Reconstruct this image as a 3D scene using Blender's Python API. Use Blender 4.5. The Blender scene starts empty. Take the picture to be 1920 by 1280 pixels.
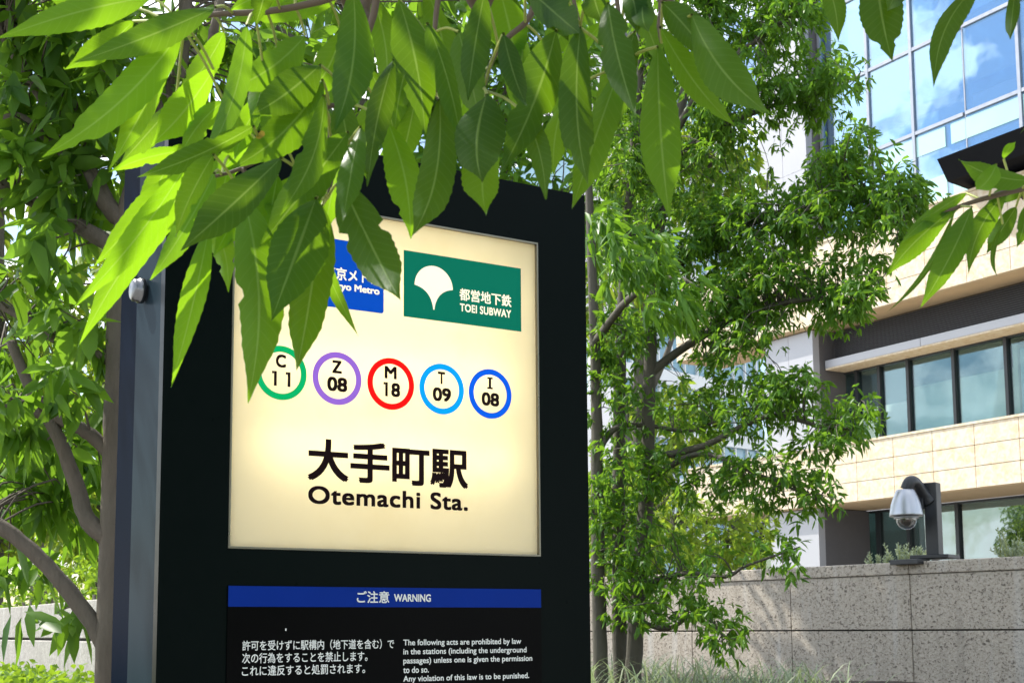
import bpy, math, random
import numpy as np
from mathutils import Vector
R = math.radians
random.seed(7)
rng = np.random.default_rng(11)
scene = bpy.context.scene
col = scene.collection

# ------------------------------------------------------------------ camera
F, PITCH, ROLL, PPY = 2578.78, .1185377, -.006797, 871.72      # solved from the photograph's vanishing points
EYE = np.array([0, 0, 1.5])
_ct, _st = math.cos(PITCH), math.sin(PITCH)
FW = np.array([0, _ct, _st]); _up = np.array([0, -_st, _ct]); _rt = np.array([1., 0, 0])
RT = math.cos(ROLL)*_rt + math.sin(ROLL)*_up
UP = -math.sin(ROLL)*_rt + math.cos(ROLL)*_up
cam_d = bpy.data.cameras.new("camera"); cam = bpy.data.objects.new("camera", cam_d); col.objects.link(cam)
cam_d.sensor_width = 36; cam_d.sensor_fit = 'HORIZONTAL'
cam_d.lens = F/1920*36
cam_d.shift_y = (PPY-640)/1920
cam_d.clip_start = .05; cam_d.clip_end = 3000
from mathutils import Matrix
cam.matrix_world = Matrix(((RT[0], UP[0], -FW[0], 0), (RT[1], UP[1], -FW[1], 0), (RT[2], UP[2], -FW[2], 1.5), (0, 0, 0, 1)))
cam_d.dof.use_dof = True; cam_d.dof.focus_distance = 2.4; cam_d.dof.aperture_fstop = 32
scene.camera = cam

# ------------------------------------------------------------------ light
SUN = np.array([-.82, .48]); SUN = SUN/np.linalg.norm(SUN); EL = R(52)
world = bpy.data.worlds.new("World"); scene.world = world; world.use_nodes = True
wt = world.node_tree; wt.nodes.clear()
def wn(t, **k):
    n = wt.nodes.new(t)
    for a, b in k.items(): setattr(n, a, b)
    return n
sky = wn('ShaderNodeTexSky', sky_type='NISHITA', sun_disc=False, sun_elevation=EL, sun_rotation=math.atan2(SUN[0], SUN[1]),
         air_density=1.2, dust_density=1.0, ozone_density=1.5)
tc = wn('ShaderNodeTexCoord'); mp = wn('ShaderNodeMapping'); mp.inputs['Scale'].default_value = (1, 1, 1.9)
mp.inputs['Location'].default_value = (5.5, 3.1, 1.9)
nz = wn('ShaderNodeTexNoise'); nz.inputs['Scale'].default_value = 7.0; nz.inputs['Detail'].default_value = 9; nz.inputs['Roughness'].default_value = .55
rp = wn('ShaderNodeValToRGB'); rp.color_ramp.elements[0].position = .485; rp.color_ramp.elements[1].position = .56
mx = wn('ShaderNodeMix', data_type='RGBA'); mx.inputs['B'].default_value = (12., 12.2, 12.5, 1)
bg = wn('ShaderNodeBackground'); bg.inputs['Strength'].default_value = .12
wo = wn('ShaderNodeOutputWorld')
L = wt.links.new
L(tc.outputs['Generated'], mp.inputs['Vector']); L(mp.outputs[0], nz.inputs['Vector']); L(nz.outputs['Fac'], rp.inputs[0])
L(rp.outputs[0], mx.inputs['Factor']); L(sky.outputs[0], mx.inputs['A']); L(mx.outputs['Result'], bg.inputs['Color']); L(bg.outputs[0], wo.inputs[0])
sd = bpy.data.lights.new("sun", 'SUN'); sd.energy = 4.2; sd.angle = R(.5); sd.color = (1, .95, .86)
so = bpy.data.objects.new("sun", sd); col.objects.link(so)
sdir = Vector((SUN[0]*math.cos(EL), SUN[1]*math.cos(EL), math.sin(EL)))
so.rotation_euler = sdir.to_track_quat('Z', 'Y').to_euler(); so.location = sdir*60
vs = scene.view_settings
scene.display_settings.display_device = 'sRGB'
vs.view_transform = 'Standard'; vs.look = 'None'; vs.gamma = 1; vs.exposure = 1.0
try: vs.use_curve_mapping = False
except Exception: pass
scene.cycles.max_bounces = 8; scene.cycles.transparent_max_bounces = 12; scene.cycles.diffuse_bounces = 4
scene.cycles.glossy_bounces = 4; scene.cycles.transmission_bounces = 6
scene.cycles.caustics_reflective = False; scene.cycles.caustics_refractive = False
scene.cycles.sample_clamp_indirect = 6
scene.cycles.use_denoising = True

# ------------------------------------------------------------------ helpers
def ray(x, y): return FW + (x-960)/F*RT - (y-PPY)/F*UP
def PT(x, y, Y):
    d = ray(x, y); return EYE + d*(Y/d[1])
def on_plane(x, y, P0, n):
    d = ray(x, y); return EYE + d*(((P0-EYE) @ n)/(d @ n))

class MB:
    """collects shapes; build() links them as one mesh object"""
    def __init__(s): s.v = []; s.f = []; s.smooth = []; s.m = []; s.uv = []
    def add(s, vs, fs, smooth=False, mi=0, uvs=None):
        k = len(s.v); s.v += [tuple(p) for p in vs]
        for i, f in enumerate(fs):
            s.f.append(tuple(k+j for j in f)); s.smooth.append(smooth); s.m.append(mi)
        s.uv += list(uvs) if uvs is not None else [(0., 0.)]*len(vs)
        return s
    def box(s, o, ax, lo, hi, mi=0):
        """box in the frame ax (three axes) at o, lo..hi along each axis"""
        P = []
        for k in (lo[2], hi[2]):
            for j in (lo[1], hi[1]):
                for i in (lo[0], hi[0]): P.append(o + ax[0]*i + ax[1]*j + ax[2]*k)
        fs = [(0, 2, 3, 1), (4, 5, 7, 6), (0, 1, 5, 4), (2, 6, 7, 3), (0, 4, 6, 2), (1, 3, 7, 5)]
        if np.dot(np.cross(ax[0], ax[1]), ax[2]) < 0: fs = [f[::-1] for f in fs]
        return s.add(P, fs, False, mi)
    def tube(s, pts, rad, n=8, cap=True, mi=0, wob=0.):
        pts = [np.asarray(p, float) for p in pts]
        if not hasattr(rad, '__len__'): rad = [rad]*len(pts)
        vs, fs, uvs = [], [], []; prev = None; run = 0
        for i, p in enumerate(pts):
            t = pts[min(i+1, len(pts)-1)] - pts[max(i-1, 0)]; t = t/(np.linalg.norm(t)+1e-9)
            if prev is None:
                a = np.array([0, 0, 1.]) if abs(t[2]) < .9 else np.array([1., 0, 0])
            else: a = prev
            u = a - t*(a @ t); u /= np.linalg.norm(u)+1e-9; w = np.cross(t, u); prev = u
            if i: run += np.linalg.norm(p-pts[i-1])
            for k in range(n):
                an = 2*math.pi*k/n; rr = rad[i]*(1+wob*(random.random()-.5))
                vs.append(p + rr*(math.cos(an)*u + math.sin(an)*w)); uvs.append((k/n, run))
        for i in range(len(pts)-1):
            for k in range(n):
                a, b = i*n+k, i*n+(k+1) % n
                fs.append((a, b, b+n, a+n))
        if cap:
            fs.append(tuple(range(n))[::-1]); fs.append(tuple((len(pts)-1)*n+k for k in range(n)))
        return s.add(vs, fs, True, mi, uvs)
    def lathe(s, o, prof, n=32, axis=np.array([0, 0, 1.]), mi=0, smooth=True):
        a = np.array([1., 0, 0]) if abs(axis[0]) < .9 else np.array([0, 1., 0])
        u = np.cross(axis, a); u /= np.linalg.norm(u); w = np.cross(axis, u)
        vs = []; fs = []
        for r, h in prof:
            for k in range(n):
                an = 2*math.pi*k/n; vs.append(o + axis*h + r*(math.cos(an)*u + math.sin(an)*w))
        for i in range(len(prof)-1):
            for k in range(n):
                x, y = i*n+k, i*n+(k+1) % n
                fs.append((x, y, y+n, x+n))
        return s.add(vs, fs, smooth, mi)
    def build(s, name, mat, parent=None, bevel=0, loc=None, tint=None):
        me = bpy.data.meshes.new(name)
        org = np.zeros(3) if loc is None else np.asarray(loc, float)
        me.from_pydata([tuple(np.asarray(p)-org) for p in s.v], [], s.f)
        for m in (mat if isinstance(mat, (list, tuple)) else [mat]): me.materials.append(m)
        me.polygons.foreach_set('use_smooth', s.smooth); me.polygons.foreach_set('material_index', s.m)
        uvl = me.uv_layers.new(name='UVMap')
        vi = np.empty(len(me.loops), np.int32); me.loops.foreach_get('vertex_index', vi)
        uvl.data.foreach_set('uv', np.asarray(s.uv, np.float32)[vi].ravel())
        me.update()
        return link(name, me, parent, org, bevel)
def link(name, me, parent=None, org=np.zeros(3), bevel=0):
    o = bpy.data.objects.new(name, me); col.objects.link(o)
    o.location = tuple(org)
    if parent is not None:
        o.parent = parent
        w = Vector((0, 0, 0)); q = parent
        while q is not None: w += q.location; q = q.parent
        o.location = Vector(tuple(org)) - w
    if bevel:
        b = o.modifiers.new('bevel', 'BEVEL'); b.width = bevel; b.segments = 2; b.limit_method = 'ANGLE'
    return o
def thing(name, label, cat, loc, group=None):
    o = bpy.data.objects.new(name, None); col.objects.link(o); o.location = tuple(loc); o.empty_display_size = .2
    return tag(o, label, cat, group)
def tag(o, label=None, cat=None, group=None, kind=None):
    if label: o['label'] = label
    if cat: o['category'] = cat
    if group: o['group'] = group
    if kind: o['kind'] = kind
    return o

# ------------------------------------------------------------------ materials
class NT:
    def __init__(s, name):
        s.m = bpy.data.materials.new(name); s.m.use_nodes = True; s.t = s.m.node_tree; s.t.nodes.clear()
        s.out = s.n('ShaderNodeOutputMaterial')
    def n(s, t, _in=None, **k):
        nd = s.t.nodes.new(t)
        for a, b in k.items(): setattr(nd, a, b)
        for a, b in (_in or {}).items():
            if hasattr(b, 'links') or isinstance(b, bpy.types.NodeSocket): s.t.links.new(b, nd.inputs[a])
            else: nd.inputs[a].default_value = b
        return nd
    def ramp(s, fac, stops):
        r = s.n('ShaderNodeValToRGB', {'Fac': fac}); e = r.color_ramp.elements
        while len(e) < len(stops): e.new(.5)
        for el, (p, c) in zip(e, stops):
            el.position = p; el.color = (*c, 1) if len(c) == 3 else c
        return r.outputs['Color']
    def mix(s, fac, a, b, mode='MIX'):
        m = s.n('ShaderNodeMix', data_type='RGBA', blend_type=mode)
        for k, v in (('Factor', fac), ('A', a), ('B', b)):
            if isinstance(v, bpy.types.NodeSocket): s.t.links.new(v, m.inputs[k])
            else: m.inputs[k].default_value = (*v, 1) if isinstance(v, tuple) and len(v) == 3 else v
        return m.outputs['Result']
    def math(s, op, a, b=None, c=None):
        m = s.n('ShaderNodeMath', operation=op)
        for i, v in enumerate((a, b, c)):
            if v is None: continue
            if isinstance(v, bpy.types.NodeSocket): s.t.links.new(v, m.inputs[i])
            else: m.inputs[i].default_value = v
        return m.outputs[0]
    def noise(s, vec, scale, detail=4, rough=.5, dist=0):
        return s.n('ShaderNodeTexNoise', {'Vector': vec, 'Scale': scale, 'Detail': detail, 'Roughness': rough, 'Distortion': dist}).outputs['Fac']
    def coord(s, which='Object', scale=None, rot=None):
        c = s.n('ShaderNodeTexCoord').outputs[which]
        if scale or rot:
            mpn = s.n('ShaderNodeMapping', {'Vector': c})
            if scale: mpn.inputs['Scale'].default_value = scale
            if rot: mpn.inputs['Rotation'].default_value = rot
            c = mpn.outputs[0]
        return c
    def bump(s, h, strength=.3, dist=.01):
        return s.n('ShaderNodeBump', {'Height': h, 'Strength': strength, 'Distance': dist}).outputs[0]
    def principled(s, **k):
        p = s.n('ShaderNodeBsdfPrincipled')
        for a, b in k.items():
            a = a.replace('_', ' ')
            if isinstance(b, bpy.types.NodeSocket): s.t.links.new(b, p.inputs[a])
            else: p.inputs[a].default_value = (*b, 1) if isinstance(b, tuple) and len(b) == 3 else b
        return p.outputs[0]
    def end(s, sh):
        s.t.links.new(sh, s.out.inputs['Surface']); return s.m
def srgb(r, g, b):
    f = lambda c: ((c/255+.055)/1.055)**2.4 if c > 10 else c/255/12.92
    return (f(r), f(g), f(b))

def plain(name, c, rough=.5, metal=0., spec=.5, var=.12, nscale=6., bump=0.):
    t = NT(name); v = t.coord()
    n = t.noise(v, nscale, 5)
    cc = t.mix(n, tuple(x*(1-var) for x in c), tuple(min(1, x*(1+var)) for x in c))
    k = dict(Base_Color=cc, Roughness=t.math('MULTIPLY_ADD', n, .2, rough-.1), Metallic=metal, Specular_IOR_Level=spec)
    if bump: k['Normal'] = t.bump(t.noise(v, nscale*8, 4), bump, .004)
    return t.end(t.principled(**k))

def leaf_material(name, dark, light, trans, gloss=.42, tfac=.42, veins=True):
    """leaf blade: reflecting top, translucent body, pale midrib and side veins along the leaf's own UV"""
    t = NT(name)
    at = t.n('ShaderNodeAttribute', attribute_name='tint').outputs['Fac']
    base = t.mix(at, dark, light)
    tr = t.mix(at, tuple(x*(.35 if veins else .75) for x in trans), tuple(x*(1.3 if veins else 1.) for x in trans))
    rough = gloss; nrm = None
    if veins:
        uv = t.n('ShaderNodeSeparateXYZ', {'Vector': t.coord('UV')})
        u, v = uv.outputs[0], uv.outputs[1]
        d = t.math('ABSOLUTE', t.math('SUBTRACT', u, .5))
        mid = t.n('ShaderNodeMapRange', {'Value': d, 'From Min': .012, 'From Max': .035, 'To Min': 1., 'To Max': 0.}).outputs[0]
        ph = t.math('FRACT', t.math('MULTIPLY', t.math('SUBTRACT', v, t.math('MULTIPLY', d, .22)), 15.))
        sv = t.n('ShaderNodeMapRange', {'Value': t.math('ABSOLUTE', t.math('SUBTRACT', ph, .5)), 'From Min': 0., 'From Max': .10, 'To Min': 1., 'To Max': 0.}).outputs[0]
        rib = t.math('MAXIMUM', t.math('MULTIPLY', mid, .40), t.math('MULTIPLY', sv, .09))
        blot = t.noise(t.coord('Object'), 26., 5, .6)
        base = t.mix(t.math('MULTIPLY', blot, .8), base, tuple(x*.5 for x in dark))
        base = t.mix(rib, base, (.20, .32, .09))
        tr = t.mix(t.math('MULTIPLY', rib, .7), tr, (.62, .78, .20))
        spot = t.ramp(t.noise(t.coord('Object'), 60., 2, .4), [(.0, (0, 0, 0)), (.775, (0, 0, 0)), (.79, (1, 1, 1))])
        base = t.mix(spot, base, (.32, .24, .05)); tr = t.mix(spot, tr, (.5, .33, .03))
        hgt = t.math('ADD', t.math('MULTIPLY', rib, -1.), t.math('MULTIPLY', t.noise(t.coord('Object'), 180., 3), .5))
        nrm = t.bump(hgt, .25, .0015)
        rough = t.math('MULTIPLY_ADD', blot, .25, gloss-.1)
    k = dict(Base_Color=base, Roughness=rough, Specular_IOR_Level=.22)
    if nrm is not None: k['Normal'] = nrm
    p = t.principled(**k)
    q = t.n('ShaderNodeBsdfTranslucent', {'Color': tr}).outputs[0]
    ms = t.n('ShaderNodeMixShader', {0: tfac, 1: p, 2: q}).outputs[0]
    return t.end(ms)

def bark_material(name, a, b, scale=1.):
    t = NT(name); v = t.coord('Object', (14*scale, 14*scale, 4*scale))
    n = t.noise(v, 2.2, 8, .62, .4); n2 = t.noise(t.coord('Object'), 5*scale, 3); n3 = t.noise(t.coord('Object', (1, 1, .35)), 60*scale, 5, .7)
    n = t.math('MULTIPLY_ADD', n3, .35, t.math('MULTIPLY', n, .75))
    c = t.mix(n, a, b); c = t.mix(t.math('MULTIPLY', n2, .35), c, (.16, .17, .12))
    return t.end(t.principled(Base_Color=c, Roughness=.88, Normal=t.bump(n, .9, .012)))

M = {}
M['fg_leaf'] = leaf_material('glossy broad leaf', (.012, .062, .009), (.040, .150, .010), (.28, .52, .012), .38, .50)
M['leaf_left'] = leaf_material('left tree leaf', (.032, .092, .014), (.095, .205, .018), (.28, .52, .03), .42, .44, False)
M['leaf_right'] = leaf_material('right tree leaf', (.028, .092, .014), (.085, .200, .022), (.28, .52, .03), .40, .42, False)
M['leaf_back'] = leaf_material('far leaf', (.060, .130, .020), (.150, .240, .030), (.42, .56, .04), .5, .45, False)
M['leaf_silver'] = leaf_material('silver leaf', (.24, .30, .20), (.42, .48, .34), (.40, .46, .26), .7, .3, False)
M['leaf_grass'] = leaf_material('strap grass', (.10, .17, .08), (.40, .46, .32), (.36, .46, .20), .5, .35, False)
M['leaf_cover'] = leaf_material('ground cover', (.05, .14, .015), (.14, .26, .02), (.36, .54, .03), .5, .4, False)
M['bark_left'] = bark_material('smooth grey brown bark', (.028, .020, .015), (.135, .102, .078), 1.)
M['bark_right'] = bark_material('dark grey bark', (.030, .025, .020), (.095, .080, .062), .8)
M['twig'] = plain('brown twig', (.10, .07, .045), .7)
M['petiole'] = plain('yellow green stalk', (.30, .34, .07), .5)
M['soil'] = plain('soil', (.06, .045, .032), .95, nscale=12, bump=.6)

# ------------------------------------------------------------------ ground and beds
t = NT('pavement')
v = t.coord(); br = t.n('ShaderNodeTexBrick', {'Vector': v, 'Color1': (.30, .29, .28, 1), 'Color2': (.36, .35, .33, 1), 'Mortar': (.16, .16, .15, 1), 'Scale': 1.0, 'Mortar Size': .006, 'Brick Width': .6, 'Row Height': .6})
cc = t.mix(t.math('MULTIPLY', t.noise(v, 3., 6), .5), br.outputs['Color'], (.2, .19, .18))
M['pave'] = t.end(t.principled(Base_Color=cc, Roughness=.8, Normal=t.bump(t.noise(v, 90., 3), .2, .003)))
g = MB().add([(-1500, -1500, 0), (1500, -1500, 0), (1500, 1500, 0), (-1500, 1500, 0)], [(0, 1, 2, 3)])
tag(g.build('ground', M['pave']), kind='structure')
X3 = [np.array([1., 0, 0]), np.array([0, 1., 0]), np.array([0, 0, 1.])]
BED = 1.08
g = MB()
nx, ny = 61, 41
gx = np.linspace(-10, 12, nx); gy = np.linspace(3.75, 15.5, ny)
vsb = []; 
for j in range(ny):
    for i in range(nx):
        vsb.append((gx[i], gy[j], BED + .02*math.sin(gx[i]*2.1+gy[j]) + .015*math.sin(gy[j]*3.3-gx[i])))
fsb = [(j*nx+i, j*nx+i+1, (j+1)*nx+i+1, (j+1)*nx+i) for j in range(ny-1) for i in range(nx-1)]
g.add(vsb, fsb, True)
for (a, b) in (((-10, 3.75), (12, 3.75)), ((12, 3.75), (12, 15.5)), ((12, 15.5), (-10, 15.5)), ((-10, 15.5), (-10, 3.75))):
    g.add([(a[0], a[1], 0), (b[0], b[1], 0), (b[0], b[1], BED+.06), (a[0], a[1], BED+.06)], [(0, 1, 2, 3)])
tag(g.build('planting_bed', M['soil']), kind='structure')

# ------------------------------------------------------------------ granite wall on the right, concrete wall on the left
def wall_stone(name, base, dk, lt, fleck=.5, streak=.5):
    t = NT(name); v = t.coord()
    n1 = t.noise(v, 3., 6, .6); n2 = t.noise(t.coord('Object', (1, 1, 1.25), (.5, .2, .6)), 46., 4, .62, .8); n3 = t.noise(v, 70., 3, .6)
    c = t.mix(n1, tuple(x*.92 for x in base), base)
    c = t.mix(t.ramp(n2, [(.0, (1, 1, 1)), (.42, (1, 1, 1)), (.5, (0, 0, 0)), (1, (0, 0, 0))]), c, lt)
    c = t.mix(t.ramp(n2, [(.0, (0, 0, 0)), (.565, (0, 0, 0)), (.61, (fleck,)*3), (1, (1, 1, 1))]), c, dk)
    c = t.mix(t.math('MULTIPLY', n3, .3), c, tuple(x*.6 for x in base))
    st = t.noise(t.coord('Object', (3.2, 3.2, .28)), 2.2, 5, .6)
    blot = t.noise(v, 1.1, 3)
    w = t.math('MULTIPLY', t.ramp(st, [(0, (0, 0, 0)), (.56, (0, 0, 0)), (.70, (1, 1, 1))]), t.math('MULTIPLY', blot, streak))
    c = t.mix(w, c, (.62, .62, .60))
    w2 = t.math('MULTIPLY', t.ramp(st, [(0, (1, 1, 1)), (.33, (1, 1, 1)), (.45, (0, 0, 0))]), .35)
    c = t.mix(w2, c, tuple(x*.45 for x in base))
    return t.end(t.principled(Base_Color=c, Roughness=.85, Normal=t.bump(t.math('ADD', n2, t.math('MULTIPLY', n3, .4)), .45, .012)))
M['granite'] = wall_stone('flecked granite', (.46, .405, .335), (.07, .055, .042), (.54, .485, .41), .9, .9)
M['joint'] = plain('dark joint', (.06, .055, .05), .9)
M['concrete'] = wall_stone('stained concrete', (.40, .38, .34), (.22, .20, .18), (.50, .48, .44), .3, 1.6)
wa = R(-51.6); wd = np.array([math.cos(wa), math.sin(wa), 0]); wnrm = np.array([math.sin(wa), -math.cos(wa), 0]); ZZ = np.array([0, 0, 1.])
W0 = PT(1640, 1056, 11.0)
def W(x, y):
    p = on_plane(x, y, W0, wnrm); return (p-W0) @ wd, p[2]
WT = W0[2]; WJ = W(1640, 1181)[1]
sj = [W(1296, 1120)[0], W(1482, 1120)[0], W(1707, 1120)[0]]
gap = sj[2]-sj[1]
wall = thing('granite_wall', 'long flecked granite panel wall behind the multi-stemmed tree', 'wall', (W0[0], W0[1], 0))
AXW = [wd, ZZ, wnrm]; OW = np.array([W0[0], W0[1], 0.])
xs = [sj[0]-7*gap, sj[0]-6*gap, sj[0]-5*gap, sj[0]-4*gap, sj[0]-3*gap, sj[0]-2*gap, sj[0]-gap*1.0, sj[0], sj[1], sj[2], sj[2]+gap, sj[2]+2*gap, sj[2]+3*gap]
pn = MB()
for a, b in zip(xs[:-1], xs[1:]):
    for lo, hi in ((0, WJ-.9), (WJ-.888, WJ-.006), (WJ+.006, WT-.10)):
        pn.box(OW, AXW, (a+.004, lo+.0, -.05), (b-.004, hi, 0))
pn.build('wall_panel', M['granite'], wall, .004)
MB().box(OW, AXW, (xs[0], 0, -.42), (xs[-1], WT-.102, -.052)).build('wall_core', M['joint'], wall)
cp = MB()
for a, b in zip(xs[:-1], xs[1:]): cp.box(OW, AXW, (a+.003, WT-.096, -.44), (b-.003, WT, .012))
cp.build('coping', M['granite'], wall, .008)

la, lb = PT(-60, 1146, 12.2), PT(205, 1119, 7.9)
zt = (la[2]+lb[2])/2
dl = lb-la; dl[2] = 0; dl /= np.linalg.norm(dl); nl = np.array([dl[1], -dl[0], 0])
lw = thing('concrete_wall', 'pale stained concrete wall with a hedge growing above it', 'wall', (la[0], la[1], 0))
OL = np.array([la[0], la[1], 0.]); AXL = [dl, ZZ, nl]
g = MB()
zj = on_plane(100, 1198, la, nl)[2]
for k in range(-2, 3):
    g.box(OL, AXL, (k*2.4+.005, 0, -.3), (k*2.4+2.395, zj-.008, 0)); g.box(OL, AXL, (k*2.4+.005, zj+.008, -.3), (k*2.4+2.395, zt, 0))
g.build('wall_panel', M['concrete'], lw, .006)
MB().box(OL, AXL, (-4.78, 0, -.28), (7.18, zt-.01, -.03)).build('wall_core', M['joint'], lw)

# ------------------------------------------------------------------ station sign
SA = R(32.5); su = np.array([math.cos(SA), math.sin(SA), 0]); sn = np.array([math.sin(SA), -math.cos(SA), 0])
S0 = PT(720, 720, 2.7); S0 = np.array([S0[0], S0[1], 0.])
AXS = [su, ZZ, sn]
t = NT('black green lacquer'); v = t.coord()
n = t.noise(v, 2.5, 4)  # soft green mottling paints dim reflections into the black
M['lacquer'] = t.end(t.principled(Base_Color=t.mix(n, (.0010, .0028, .0030), (.0014, .0042, .0040)), Roughness=t.math('MULTIPLY_ADD', t.noise(v, 40., 4), .12, .24), Specular_IOR_Level=.065))
def satin(name, c0, c1, gl):
    t = NT(name); v = t.coord('Object', (1, 1, .15))
    d = t.n('ShaderNodeBsdfDiffuse', {'Color': t.mix(t.noise(v, 5., 4), c0, c1)}).outputs[0]
    g_ = t.n('ShaderNodeBsdfGlossy', {'Color': (1, 1, 1, 1), 'Roughness': .22}).outputs[0]
    return t.end(t.n('ShaderNodeMixShader', {0: gl, 1: d, 2: g_}).outputs[0])
M['side'] = satin('grey side metal', (.013, .023, .031), (.020, .033, .042), .025)
M['navy'] = satin('dark navy metal', (.003, .006, .014), (.004, .008, .018), .012)
M['steel'] = plain('brushed steel', (.16, .165, .17), .3, 1.)
M['rim'] = plain('thin metal rim', (.25, .23, .19), .3, .8)
t = NT('lit acrylic panel'); v = t.coord()
dirt = t.noise(v, 6., 6, .6)
cpan = t.mix(t.ramp(dirt, [(0, (0, 0, 0)), (.5, (0, 0, 0)), (.9, (.5, .5, .5))]), (.92, .86, .67), (.82, .735, .50))
dsh = t.n('ShaderNodeBsdfDiffuse', {'Color': cpan}).outputs[0]; tsh = t.n('ShaderNodeBsdfTranslucent', {'Color': cpan}).outputs[0]
M['acrylic'] = t.end(t.n('ShaderNodeMixShader', {0: .6, 1: dsh, 2: tsh}).outputs[0])
t = NT('fluorescent tube'); M['tubelamp'] = t.end(t.n('ShaderNodeEmission', {'Color': (1, .94, .80, 1), 'Strength': 7.2}).outputs[0])
M['tray'] = plain('white lamp tray', (.42, .41, .38), .7)
def film(name, c, e):
    """printed film on the backlit panel: its own ink colour glows from the lamps behind"""
    t = NT(name); p = t.principled(Base_Color=c, Roughness=.6, Specular_IOR_Level=.08, Emission_Color=c, Emission_Strength=e)
    return t.end(p)
M['f_green'] = film('green film', srgb(0, 104, 82), .20)
M['f_blue'] = film('blue film', srgb(0, 72, 180), .17)
M['f_cream'] = film('cream film', (.92, .83, .60), .30)
for k, c in dict(cg=(0, 158, 90), cz=(135, 92, 190), cm=(235, 10, 10), ct=(0, 145, 220), ci=(0, 82, 205)).items():
    M[k] = film('ring film '+k, srgb(*c), .26)
M['ink'] = plain('dark ink', (.010, .004, .005), .6, 0, .05)
M['strip'] = plain('blue header strip', srgb(0, 40, 128), .4, 0, .1)
M['plate'] = plain('black plate', (.0012, .0012, .0016), .3, 0, .06)
M['white_ink'] = plain('white ink', (.70, .72, .70), .5)
UL, UR, HT = -.449, .497, 2.455
PL, PR, PB, PTp = -.316, .367, 1.655, 2.325
sign = thing('station_sign', 'tall black station entrance sign with a lit cream panel and five line rings', 'sign', S0)
def sbox(lo, hi): return MB().box(S0, AXS, lo, hi)
b = MB()
b.box(S0, AXS, (UL, .02, -.022), (PL-.004, HT, 0)); b.box(S0, AXS, (PR+.004, .02, -.022), (UR, HT, 0))
b.box(S0, AXS, (PL-.004, PTp+.004, -.022), (PR+.004, HT, 0)); b.box(S0, AXS, (PL-.004, .02, -.022), (PR+.004, PB-.004, 0))
b.build('front_frame', M['lacquer'], sign)
b = MB()
b.box(S0, AXS, (UL+.001, .02, -.172), (UL+.013, HT-.003, -.0235)); b.build('side_panel', M['side'], sign, .0015)
b = MB()
b.box(S0, AXS, (UR-.013, .02, -.172), (UR-.001, HT-.003, -.0235)); b.build('side_panel', M['side'], sign, .0015)
b = MB()
b.box(S0, AXS, (UL+.004, .0, -.285), (UR-.004, HT-.004, -.1745)); b.build('rear_cabinet', M['navy'], sign, .002)
b = MB()
b.box(S0, AXS, (UL+.015, HT-.016, -.172), (UR-.015, HT-.003, -.0235)); b.build('top_cap', M['navy'], sign)
b = MB()
b.box(S0, AXS, (UL-.03, 0, -.32), (UR+.03, .018, .03)); b.build('base_plate', M['navy'], sign, .004)
# lamp box behind the acrylic
b = MB()
e = .012
b.box(S0, AXS, (PL-.03, PB-.03, -.168), (PR+.03, PTp+.03, -.160))
b.box(S0, AXS, (PL-.03, PB-.03, -.1595), (PL-.03+e, PTp+.03, -.024)); b.box(S0, AXS, (PR+.03-e, PB-.03, -.1595), (PR+.03, PTp+.03, -.024))
b.box(S0, AXS, (PL-.03+e, PTp+.03-e, -.1595), (PR+.03-e, PTp+.03, -.024)); b.box(S0, AXS, (PL-.03+e, PB-.03, -.1595), (PR+.03-e, PB-.03+e, -.024))
b.build('lamp_tray', M['tray'], sign)
def SP(u, h, w=0.): return S0 + su*u + ZZ*h + sn*w
for h in (1.85, 2.02, 2.19):
    MB().tube([SP(PL+.06, h, -.075), SP(PR-.06, h, -.075)], .013, 10).build('lamp_tube', M['tubelamp'], sign)
b = MB()
b.box(S0, AXS, (PL-.0035, PB-.0035, -.012), (PR+.0035, PTp+.0035, -.007)); pan = b.build('lit_panel', M['acrylic'], sign)
b = MB(); rw = .0035
b.box(S0, AXS, (PL-.0035, PB, -.0065), (PL, PTp, .0015)); b.box(S0, AXS, (PR, PB, -.0065), (PR+.0035, PTp, .0015))
b.box(S0, AXS, (PL-.0035, PTp, -.0065), (PR+.0035, PTp+.0035, .0015)); b.box(S0, AXS, (PL-.0035, PB-.0035, -.0065), (PR+.0035, PB, .0015))
b.build('panel_rim', M['rim'], sign)
b = MB()   # round lock on the left side
ko = SP(UL, 2.142, -.118)
b.lathe(ko, [(.0, .026), (.017, .026), (.0215, .022), (.0215, .014), (.024, .013), (.024, .004), (.0, .004)][::-1], 32, -su); b.build('lock', M['steel'], sign)

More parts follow.
